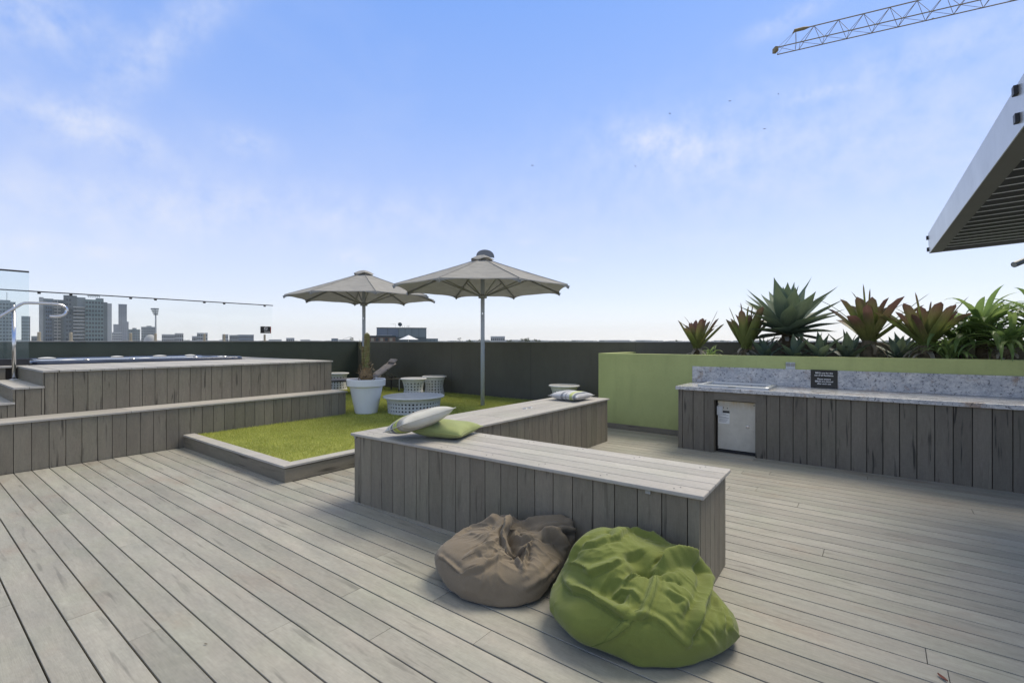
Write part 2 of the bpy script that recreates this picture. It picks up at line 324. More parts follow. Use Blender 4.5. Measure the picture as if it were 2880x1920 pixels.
def low_bench():
    t = thing('low_bench', 'long low grey boarded bench step along the spa platform', 'bench', (-7.58, 5.0, 0))
    b = MB(); clad(b, (0, -8.5), (0, 0), 0, .5395, first=.062); b.build('side_cladding', MT['clad'], t, bevel=.0015)
    c = MB(); clad(c, (-.0185, 0), (-.45, 0), .1, .5395); c.build('end_cladding', MT['clad'], t, bevel=.0015)
    k = MB(); k.box((-.448, -8.5, 0), (-.0215, -.0215, .538)); k.build('core', MT['gap'], t)
    l = MB()
    for i in range(3):
        x1 = .018 - i * .1555
        l.box((x1 - .152, -3.1, .541), (x1, .022, .565), ax=1); l.box((x1 - .152, -8.5, .541), (x1, -3.104, .565), ax=1)
    l.build('lid', MT['lid'], t, bevel=.003)
low_bench()
def platform():
    X, Y = -8.03, 5.0
    t = thing('spa_platform', 'high grey boarded platform with steps holding the sunken spa', 'platform', (X, Y, 0)); q = lambda x, y: (x - X, y - Y)
    b = MB(); clad(b, q(X, 1.168), q(X, Y), .565, 1.072, first=.852 + 3 * PITCH - 1.168); clad(b, q(X, -3.5), q(X, .918), .3, .71, first=.852 - 30 * PITCH + 3.5)
    clad(b, q(X, .92), q(X, 1.166), .3, .882, first=.852 + PITCH - .92)
    b.build('front_cladding', MT['clad'], t, bevel=.0015)
    b = MB(); clad(b, q(X - .019, Y), q(-12.4, Y), .14, 1.072); b.build('end_cladding', MT['clad'], t, bevel=.0015)
    b = MB(); b.box((*q(X - .020, 1.15), .893), (*q(X - 1.82, 1.168), 1.071), ax=0); b.box((*q(X - .004, .90), .722), (*q(X - 1.82, .918), .884), ax=0); b.box((*q(X - .004, .65), .55), (*q(X - 1.82, .668), .712), ax=0)
    for i in range(24): b.box((*q(-9.868, -2.4 + i * PITCH + GAP / 2), .0), (*q(-9.85, min(-2.4 + (i + 1) * PITCH - GAP / 2, 1.149)), 1.072), ax=2)
    b.build('riser_boards', MT['clad'], t, bevel=.0015)
    b = MB()   # deck boards on top, running away from the viewer's side
    def area(x0, x1, y0, y1):
        y = y0
        while y < y1 - .01: b.box((*q(x0, y + .002), 1.073), (*q(x1, min(y + PITCH, y1) - .002), 1.097), ax=0); y += PITCH
    area(-12.4, -8.012, 1.147, 1.30 + .0); area(-10.06, -8.012, 1.30, 4.40); area(-12.4, -8.012, 4.40, 5.02); area(-12.4, -9.83, -2.2, 1.143); area(-12.4, -12.02, 1.30, 4.40)
    b.build('top_boards', MT['lid'], t, bevel=.002)
    b = MB()
    for y, z in ((.92, .910), (.67, .738), (.42, .566), (.17, .394)):
        for j in range(2): b.box((*q(-9.845, y - .018 + j * .133), z - .024), (*q(X + .012, y - .018 + j * .133 + .130), z), ax=0)
    b.build('tread', MT['lid'], t, bevel=.002)
    b = MB(); b.box((*q(-12.38, 1.30), .1), (*q(X - .021, 4.98), .55)); b.box((*q(-10.1, 1.2), .55), (*q(X - .021, 4.98), 1.071)); b.box((*q(-12.38, 4.42), .55), (*q(-10.1, 4.98), 1.071)); b.box((*q(-9.84, 1.17), .3), (*q(X - .022, 1.3), 1.07))
    b.box((*q(-12.38, -2.2), .1), (*q(-9.87, 1.3), 1.07)); b.box((*q(-9.84, .92), .1), (*q(X - .0215, 1.166), .884)); b.box((*q(-9.84, .67), .1), (*q(X - .0215, .918), .712)); b.box((*q(-9.84, .2), .1), (*q(X - .0215, .668), .54))
    b.build('core', MT['gap'], t)
platform()
# ------------------------------------------------------------------ parapets, planter wall, barbecue counter
def walls():
    w = thing('parapet_wall', 'dark rendered parapet wall running behind the lawn and loungers', 'wall', (-3, 8.7, 0), group='dark rendered parapets round the roof')
    b = MB(); b.box((-9.55 - 0.2, 0, -.4), (12, .2, 1.43)); b.build('wall_body', MT['wall'], w)
    b = MB()
    for i in range(9): b.box((-9.75 + i * 2.4 + .002, -.012, 1.431), (-9.75 + (i + 1) * 2.4 - .002, .212, 1.443))
    b.build('capping', MT['cap'], w, bevel=.002)
    b = MB()
    for x in (-8.05, -5.6, -3.15, -.7): b.box((x - .0025, -.0012, .1), (x + .0025, .01, 1.425))
    b.build('movement_joint', MT['black'], w)
    w = thing('parapet_wall', 'dark green parapet wall under the glass fence behind the spa platform', 'wall', (-12.55, 0, 0), group='dark rendered parapets round the roof')
    b = MB(); b.box((-.2, -4, -.4), (0, 8.698, 1.443)); g = G('dark_green_render', .85); n = g.noise(g.obj(), 2.5, 5); b.build('wall_body', g.col(g.val((.050, .064, .050), g.rng(n, .25, .75, .85, 1.15))), w)
    b = MB(); b.box((-.215, -4, 1.444), (.012, 8.715, 1.456)); b.build('capping', MT['cap'], w, bevel=.002)
    w = thing('planter_wall', 'lime green rendered planter wall with grey skirting board', 'planter wall', (-3.83, 7.42, 0))
    b = MB(); b.box((0, 0, -.03), (9, .14, 1.25)); b.box((0, .14, -.03), (.14, 1.27, 1.25)); b.build('wall_body', MT['green_wall'], w, bevel=.006)
    b = MB(); b.box((.0, -.018, .001), (1.62, -.001, .085), ax=0); b.build('skirting', MT['clad'], w, bevel=.002)
    b = MB(); s = random.Random(3)
    b.grid(lambda u, v: (.141 + u * 8.8, .141 + v * 1.125, 1.17 + .035 * noise.noise(Vector((u * 40, v * 6, 1))) + .02 * noise.noise(Vector((u * 120, v * 20, 4)))), 160, 20)
    b.build('soil', MT['soil'], w, smooth=True)
walls()
def counter():
    t = thing('barbecue_counter', 'long boarded barbecue counter with speckled stone top against the green wall', 'counter', (-2.195, 6.6, 0))
    b = MB(); D0, D1 = .463, .957
    b.box((0, 0, 0), (.054, .018, .796), ax=2)
    x = .057
    while x < 4.6:
        e = x + .1415
        if e < D0 - .01 or x > D1 + .12: b.box((x + .0035, 0, 0), (e - .0035, .018, .796), ax=2)
        x = e
        if abs(x - (.057 + .1415 * 2)) < .001: b.box((x + .0035, 0, 0), (D0, .018, .796), ax=2)
        if D0 < x < D1 + .1: x = D1 + .128; b.box((D1, 0, 0), (D1 + .128 - .0035, .018, .796), ax=2)
    b.box((D0 - .0005, .0004, .688), (D1 + .0005, .0184, .796), ax=0)
    b.build('cladding', MT['clad2'], t, bevel=.0015)
    b = MB()
    y = .0
    while y < .8: b.box((0, y + .019 if y == 0 else y + .003, 0), (.018, y + .1405, .796), ax=2); y += .1435
    b.build('end_cladding', MT['clad2'], t, bevel=.0015)
    b = MB(); b.box((.0195, .0195, 0), (D0 - .02, .80, .795)); b.box((D1 + .02, .0195, 0), (4.6, .80, .795)); b.box((D0 - .02, .0195, .69), (D1 + .02, .8, .795)); b.box((D0 - .02, .12, .0), (D1 + .02, .8, .69))
    b.build('core', MT['gap'], t)
    for xx in (D0 - .0195, D1): b = MB(); b.box((xx, .0187, 0), (xx + .0195, .118, .689), ax=2); b.build('door_reveal', MT['clad2'], t)
    b = MB(); b.box((-.025, -.042, .7965), (.62, .80, .8445), ax=0); b.box((.6212, -.042, .7965), (4.7, .80, .8445), ax=0); b.build('countertop', MT['granite'], t, bevel=.004)
    b = MB(); b.box((-.055, .797, .8455), (.70, .8185, 1.078), ax=0); b.box((.7012, .797, .8455), (4.7, .8185, 1.078), ax=0); b.build('splashback', MT['granite'], t, bevel=.002)
    g = G('dull_galvanised_sheet', .5, .35); o = g.obj(); n = g.noise(o, 7, 6, .7); st = g.noise(g.map(o, (30, 1, 4)), 1, 4)
    c = g.mix(g.rng(n, .3, .7), (.46, .44, .37), (.58, .56, .48)); z = g.N.new('ShaderNodeSeparateXYZ'); g.K.new(o, z.inputs[0])
    c = g.mix(g.math('MULTIPLY', g.rng(z.outputs[2], .56, .67, 0, 1), g.rng(st, .4, .6, .1, .8)), c, (.46, .36, .20)); g.bump(n, .15, .002)
    b = MB(); b.box((D0 + .032, .075, .045), (D1 - .012, .085, .672)); d = b.build('door', g.col(c), t, bevel=.001)
    b = MB(); b.box((D0 + .03, .078, .01), (D1 - .01, .095, .036)); b.build('threshold', MT['black'], t)
    b = MB(); kx = .856; prof = [(0, 0), (.018, 0), (.018, .006), (.013, .009), (.012, .004), (.006, .004), (.005, .012), (0, .012)]
    b.lathe(prof, 20); k = b.build('lock_knob', MT['steel'], d, smooth=False); k.location = (kx, .075, .361); k.rotation_euler = (R(90), 0, 0)
    b = MB(); b.box((.485, .066, .484), (.556, .0665, .601)); hp = b.build('hinge_plate', MT['alu'], d)
    b = MB(); b.box((.5, .0730, .378), (.640, .0745, .516)); st_ = b.build('data_label', plain('label_paper', (.66, .66, .62), .6), d)
    b = MB(); b.box((.558, .0720, .517), (.640, .0735, .546)); b.build('label_header', MT['black'], d)
    b = MB()
    for zz, a, e in ((.500, .56, .60), (.486, .56, .625), (.462, .51, .60), (.450, .51, .63), (.430, .51, .62), (.415, .51, .61), (.40, .51, .6)): b.box((a, .0722, zz), (e, .0729, zz + .0035))
    for cx_, zz in ((.565, .585), (.613, .58), (.50, .628), (.5, .066), (.93, .64)): b.box((cx_ - .006, .0740, zz - .006), (cx_ + .006, .0749, zz + .006))
    b.build('label_print', MT['black'], d)
counter()
def text(name, body, size, mat, parent, loc, rot, ext=.0006, align='CENTER', sp=1.):
    c = bpy.data.curves.new(name, 'FONT'); c.body = body; c.size = size; c.extrude = ext; c.align_x = align; c.space_line = sp; c.offset = .0006
    o = bpy.data.objects.new(name, c); COL.objects.link(o); dg = bpy.context.evaluated_depsgraph_get(); me = bpy.data.meshes.new_from_object(o.evaluated_get(dg)); bpy.data.objects.remove(o)
    me.materials.clear(); me.materials.append(mat); o = bpy.data.objects.new(name, me); COL.objects.link(o); o.parent = parent; o.location = loc; o.rotation_euler = rot; return o
MT['print'] = plain('white_print', (.8, .8, .78), .6)
def counter_things():
    t = thing('barbecue_plate', 'stainless electric barbecue hotplate set into the speckled counter', 'barbecue', (-1.52, 6.93, .845))
    b = MB(); w, d = .43, .31
    def ring(x, y, z, rr=.03):
        P = []
        for cx_, cy_, a in ((x, y, 0), (-x, y, 90), (-x, -y, 180), (x, -y, 270)):
            for k in range(4):
                g = R(a + k * 30); P.append((cx_ - math.copysign(rr, cx_) + rr * math.cos(g), cy_ - math.copysign(rr, cy_) + rr * math.sin(g), z))
        return P
    rings = [ring(w, d, 0), ring(w, d, .028), ring(w - .008, d - .008, .034), ring(w - .055, d - .055, .034), ring(w - .062, d - .062, .022, .02)]
    for k, P in enumerate(rings):
        b.v += P
        if k:
            for j in range(16): b.face(((k - 1) * 16 + j, (k - 1) * 16 + (j + 1) % 16, k * 16 + (j + 1) % 16, k * 16 + j), [(0, 0)] * 4)
    b.build('frame', MT['alu'], t)
    b = MB(); b.v = ring(w - .06, d - .06, .024, .02); b.face(range(16), [(0, 0)] * 16); b.build('hotplate', plain('polished_plate', (.55, .6, .68), .12, 1., .03), t)
    b = MB(); b.box((-.04, -d - .0015, .008), (.05, -d - .0003, .024)); b.build('name_plate', MT['cap'], t)
    t = thing('power_outlet', 'small grey twin power outlet on the green wall over the splashback', 'outlet', (-.96, 7.4195, 1.125))
    b = MB(); b.box((-.055, -.012, -.047), (.055, 0, .045)); b.build('plate', MT['alu'], t, bevel=.003)
    for x in (-.027, .027):
        b = MB(); b.box((x - .021, -.028, -.008), (x + .021, -.0125, .036)); b.build('socket_cover', MT['cap'], t, bevel=.003)
    t = thing('notice_sign', 'black barbecue notice with white lettering on the splashback', 'sign', (-.579, 7.3968, .962))
    b = MB(); b.box((-.147, -.006, -.1195), (.147, 0, .1205)); b.build('sign_board', plain('black_acrylic', (.012, .013, .012), .3), t)
    for s_, z in (("BBQ's are for the", .071), ('use of all Residents.', .040), ('Please ensure', -.008), ("BBQ's are cleaned", -.038), ('after each use', -.068)):
        text('lettering', s_, .0265, MT['print'], t, (0, -.0063, z), (R(90), 0, 0))
counter_things()
# ------------------------------------------------------------------ the two tall benches
def tall_benches():
    # near bench: boards across the front, five long planks on top
    ang = R(1.83); t = thing('tall_bench', 'near tall boarded bench behind the two bean bags', 'bench', (-3.794, 2.59, 0), ang, 'tall boarded benches on the deck')
    Lx, Ly = 3.018, .635
    b = MB(); clad(b, (0, 0), (Lx - .0, 0), 0, .5955, first=.093); b.build('front_cladding', MT['clad'], t, bevel=.0018)
    b = MB(); clad(b, (Lx, .0185), (Lx, Ly), 0, .5955, first=.105, pitch=.11); clad(b, (0, Ly), (0, .0185), 0, .5955); clad(b, (Lx, Ly), (0, Ly), 0, .5955); b.build('end_cladding', MT['clad'], t, bevel=.0018)
    b = MB(); b.box((.022, .022, 0), (Lx - .022, Ly - .022, .594)); b.build('core', MT['gap'], t)
    b = MB(); n = 5; w = .1385; y = -.026
    for i in range(n):
        b.box((-.026, y + .002, .5965), (Lx + .026, y + w - .002, .6205), ax=0); y += w
    o = b.build('lid', MT['lid'], t, bevel=.006)
    for i in (0, 4):
        for k in range(7):
            for dx, dy in ((0, -.012), (.012, .018)):
                cx_ = .16 + k * .452 + dx * 2; cy_ = -.026 + i * w + w / 2 + dy * 1.4
                b = MB(); b.lathe([(0, .6214), (.0052, .6214), (.0055, .6204)], 8, (cx_, cy_, 0)); b.build('screw', MT['black'], t)
    for p0, p1 in (((Lx - .30, -.010, .574), (Lx - .27, -.001, .594)), ((.012, -.012, .575), (.034, -.001, .594))): b = MB(); b.box(p0, p1); b.build('bracket', MT['cap'], t)
    # far bench at right angles
    t = thing('tall_bench', 'far tall boarded bench with hatch seams and one striped cushion', 'bench', (-3.155, 3.40, 0), 0, 'tall boarded benches on the deck')
    Lx, Ly = .70, 3.0
    b = MB(); clad(b, (0, 0), (0, Ly), 0, .5955, first=.09, pitch=.1425); b.build('front_cladding', MT['clad'], t, bevel=.0018)
    b = MB(); clad(b, (0 - .0185, Ly), (-Lx, Ly), 0, .5955); clad(b, (-Lx, Ly), (-Lx, 0), 0, .5955); b.build('end_cladding', MT['clad'], t, bevel=.0018)
    b = MB(); b.box((-Lx + .022, .0, 0), (-.022, Ly - .022, .594)); b.build('core', MT['gap'], t)
    b = MB(); w = .1485
    for i in range(5):
        x1 = .024 - i * w
        cuts = [-.02, .69, 2.22, Ly + .026] if 0 < i < 4 else [-.02, Ly + .026]
        for a, e in zip(cuts, cuts[1:]): b.box((x1 - w + .002, a + .002, .5965), (x1 - .002, e - .002, .6205), ax=1)
    b.build('lid', MT['lid'], t, bevel=.005)
    for dy in (-.055, .055):
        b = MB(); b.tube([(-.33 + .028 * math.cos(a), 1.46 + dy + .028 * math.sin(a), .6225) for a in [k * math.pi / 5 for k in range(11)]], .004, 5); b.build('hatch_pull', MT['alu'], t)
tall_benches()
# ------------------------------------------------------------------ cushions
def cushion(name, label, M, size, thick, mat, seam):
    b = MB(); n = 22
    def f(u, v, s):
        x, y = u * 2 - 1, v * 2 - 1; px = x * (1 - .055 * (1 - x * x) * 0 - .07 * (1 - y * y) * 0); e = (1 - abs(x) ** 3.0) * (1 - abs(y) ** 3.0)
        pin = lambda a, o: a * (1 - .085 * (1 - o * o))
        z = s * thick / 2 * max(e, 0) ** .52 + .006 * noise.noise(Vector((x * 2.2, y * 2.2, s * 3 + size * 9))) * (1 if e > .02 else 0)
        return M @ Vector((pin(x, y) * size / 2, pin(y, x) * size / 2, z))
    b.grid(lambda u, v: f(u, v, 1), n, n); b.grid(lambda u, v: f(u, 1 - v, -1), n, n)
    # uv of the lower face must run the same way
    for k in range(n * n, 2 * n * n): b.uv[k] = [(p[0], 1 - p[1]) for p in b.uv[k]]
    o = b.build(name, mat, smooth=True); tag(o, label, 'cushion', 'scatter cushions on the benches')
    bm = bmesh.new(); bm.from_mesh(o.data); bmesh.ops.remove_doubles(bm, verts=bm.verts, dist=.0006); bmesh.ops.recalc_face_normals(bm, faces=bm.faces); bm.to_mesh(o.data); bm.free()
    for p in o.data.polygons: p.use_smooth = True
    s = o.modifiers.new('s', 'SUBSURF'); s.levels = s.render_levels = 1
    P = [f(u, 0, 1) for u in np.linspace(0, 1, 15)] + [f(1, u, 1) for u in np.linspace(0, 1, 15)] + [f(u, 1, 1) for u in np.linspace(1, 0, 15)] + [f(0, u, 1) for u in np.linspace(1, 0, 15)]
    q = MB(); q.tube(P, .0035, 6, caps=False); q.build('piping', seam, o, smooth=True)
    return o
def fabric(name, c, stripes=None, horiz=0, wr=.5):
    g = G(name, .85, 0, .2)
    if stripes:
        uv = g.uv(); s = g.N.new('ShaderNodeSeparateXYZ'); g.K.new(uv, s.inputs[0]); cr = g.N.new('ShaderNodeValToRGB'); cr.color_ramp.interpolation = 'CONSTANT'; e = cr.color_ramp.elements
        while len(e) < len(stripes): e.new(.5)
        for k, (p, cc) in enumerate(stripes): e[k].position = p; e[k].color = (*cc, 1)
        g.K.new(s.outputs[horiz], cr.inputs[0]); c = cr.outputs[0]
    w = g.noise(g.obj(), 260, 2, .6); n = g.noise(g.obj(), 9, 4, .6)
    g.bump(g.math('ADD', g.math('MULTIPLY', w, .25), n), wr, .006)
    g.b.inputs['Sheen Weight'].default_value = .15
    return g.col(g.val(c, g.math('MULTIPLY', g.rng(w, .3, .7, .93, 1.07), g.rng(n, .3, .7, .93, 1.06))))
cream, grey, lime, tan = (.56, .55, .48), (.17, .18, .21), (.46, .52, .06), (.30, .27, .22)
ST = [(0, (.25, .25, .22)), (.05, cream), (.17, (.30, .32, .36)), (.20, cream), (.27, (.16, .16, .18)), (.36, cream), (.38, lime), (.43, grey), (.46, lime), (.56, tan), (.68, (.40, .38, .32)), (.86, cream)]
MT['stripe'] = fabric('striped_canvas', None, ST); MT['lime'] = fabric('lime_canvas', (.30, .34, .13)); 
ST2 = [(0, (.35, .35, .36)), (.12, (.55, .55, .55)), (.40, (.22, .23, .26)), (.48, (.58, .58, .58)), (.56, (.33, .34, .37)), (.60, (.62, .62, .60)), (.70, (.48, .53, .20)), (.80, (.56, .56, .50)), (.84, (.18, .20, .22)), (.92, (.5, .5, .5))]
MT['stripe2'] = fabric('grey_striped_canvas', None, ST2)
Zr = Matrix.Rotation(YAW, 4, 'Z')
def orient(c, e1, e3):
    e1 = Vector(e1).normalized(); e3 = Vector(e3); e3 = (e3 - e1 * e3.dot(e1)).normalized(); e2 = e3.cross(e1)
    return Matrix.Translation(Vector(c)) @ Matrix(((e1.x, e2.x, e3.x, 0), (e1.y, e2.y, e3.y, 0), (e1.z, e2.z, e3.z, 0), (0, 0, 0, 1)))
def cushions():
    lr = Vector((.93, -.15, .33)); nn = Vector((-.18, -.98, .064))
    M = Zr @ orient((-.80, 4.12, .775), lr + nn, (-.32, .12, .94))
    cushion('striped_cushion', 'cream cushion with lime and grey stripes tipped up against the lime cushion', M, .49, .15, MT['stripe'], MT['tabletop'])
    M = Matrix.Translation((-3.03, 3.01, .685)) @ Matrix.Rotation(R(19.5), 4, 'Z') @ Matrix.Rotation(R(1.5), 4, 'Y')
    cushion('lime_cushion', 'plain lime green cushion lying flat on the near tall bench', M, .49, .13, MT['lime'], MT['lime'])
    M = Matrix.Translation((-3.485, 5.93, .685)) @ Matrix.Rotation(R(-2), 4, 'Z')
    cushion('striped_cushion', 'grey and pale striped cushion lying flat on the far tall bench', M, .48, .13, MT['stripe2'], MT['cap'])
cushions()
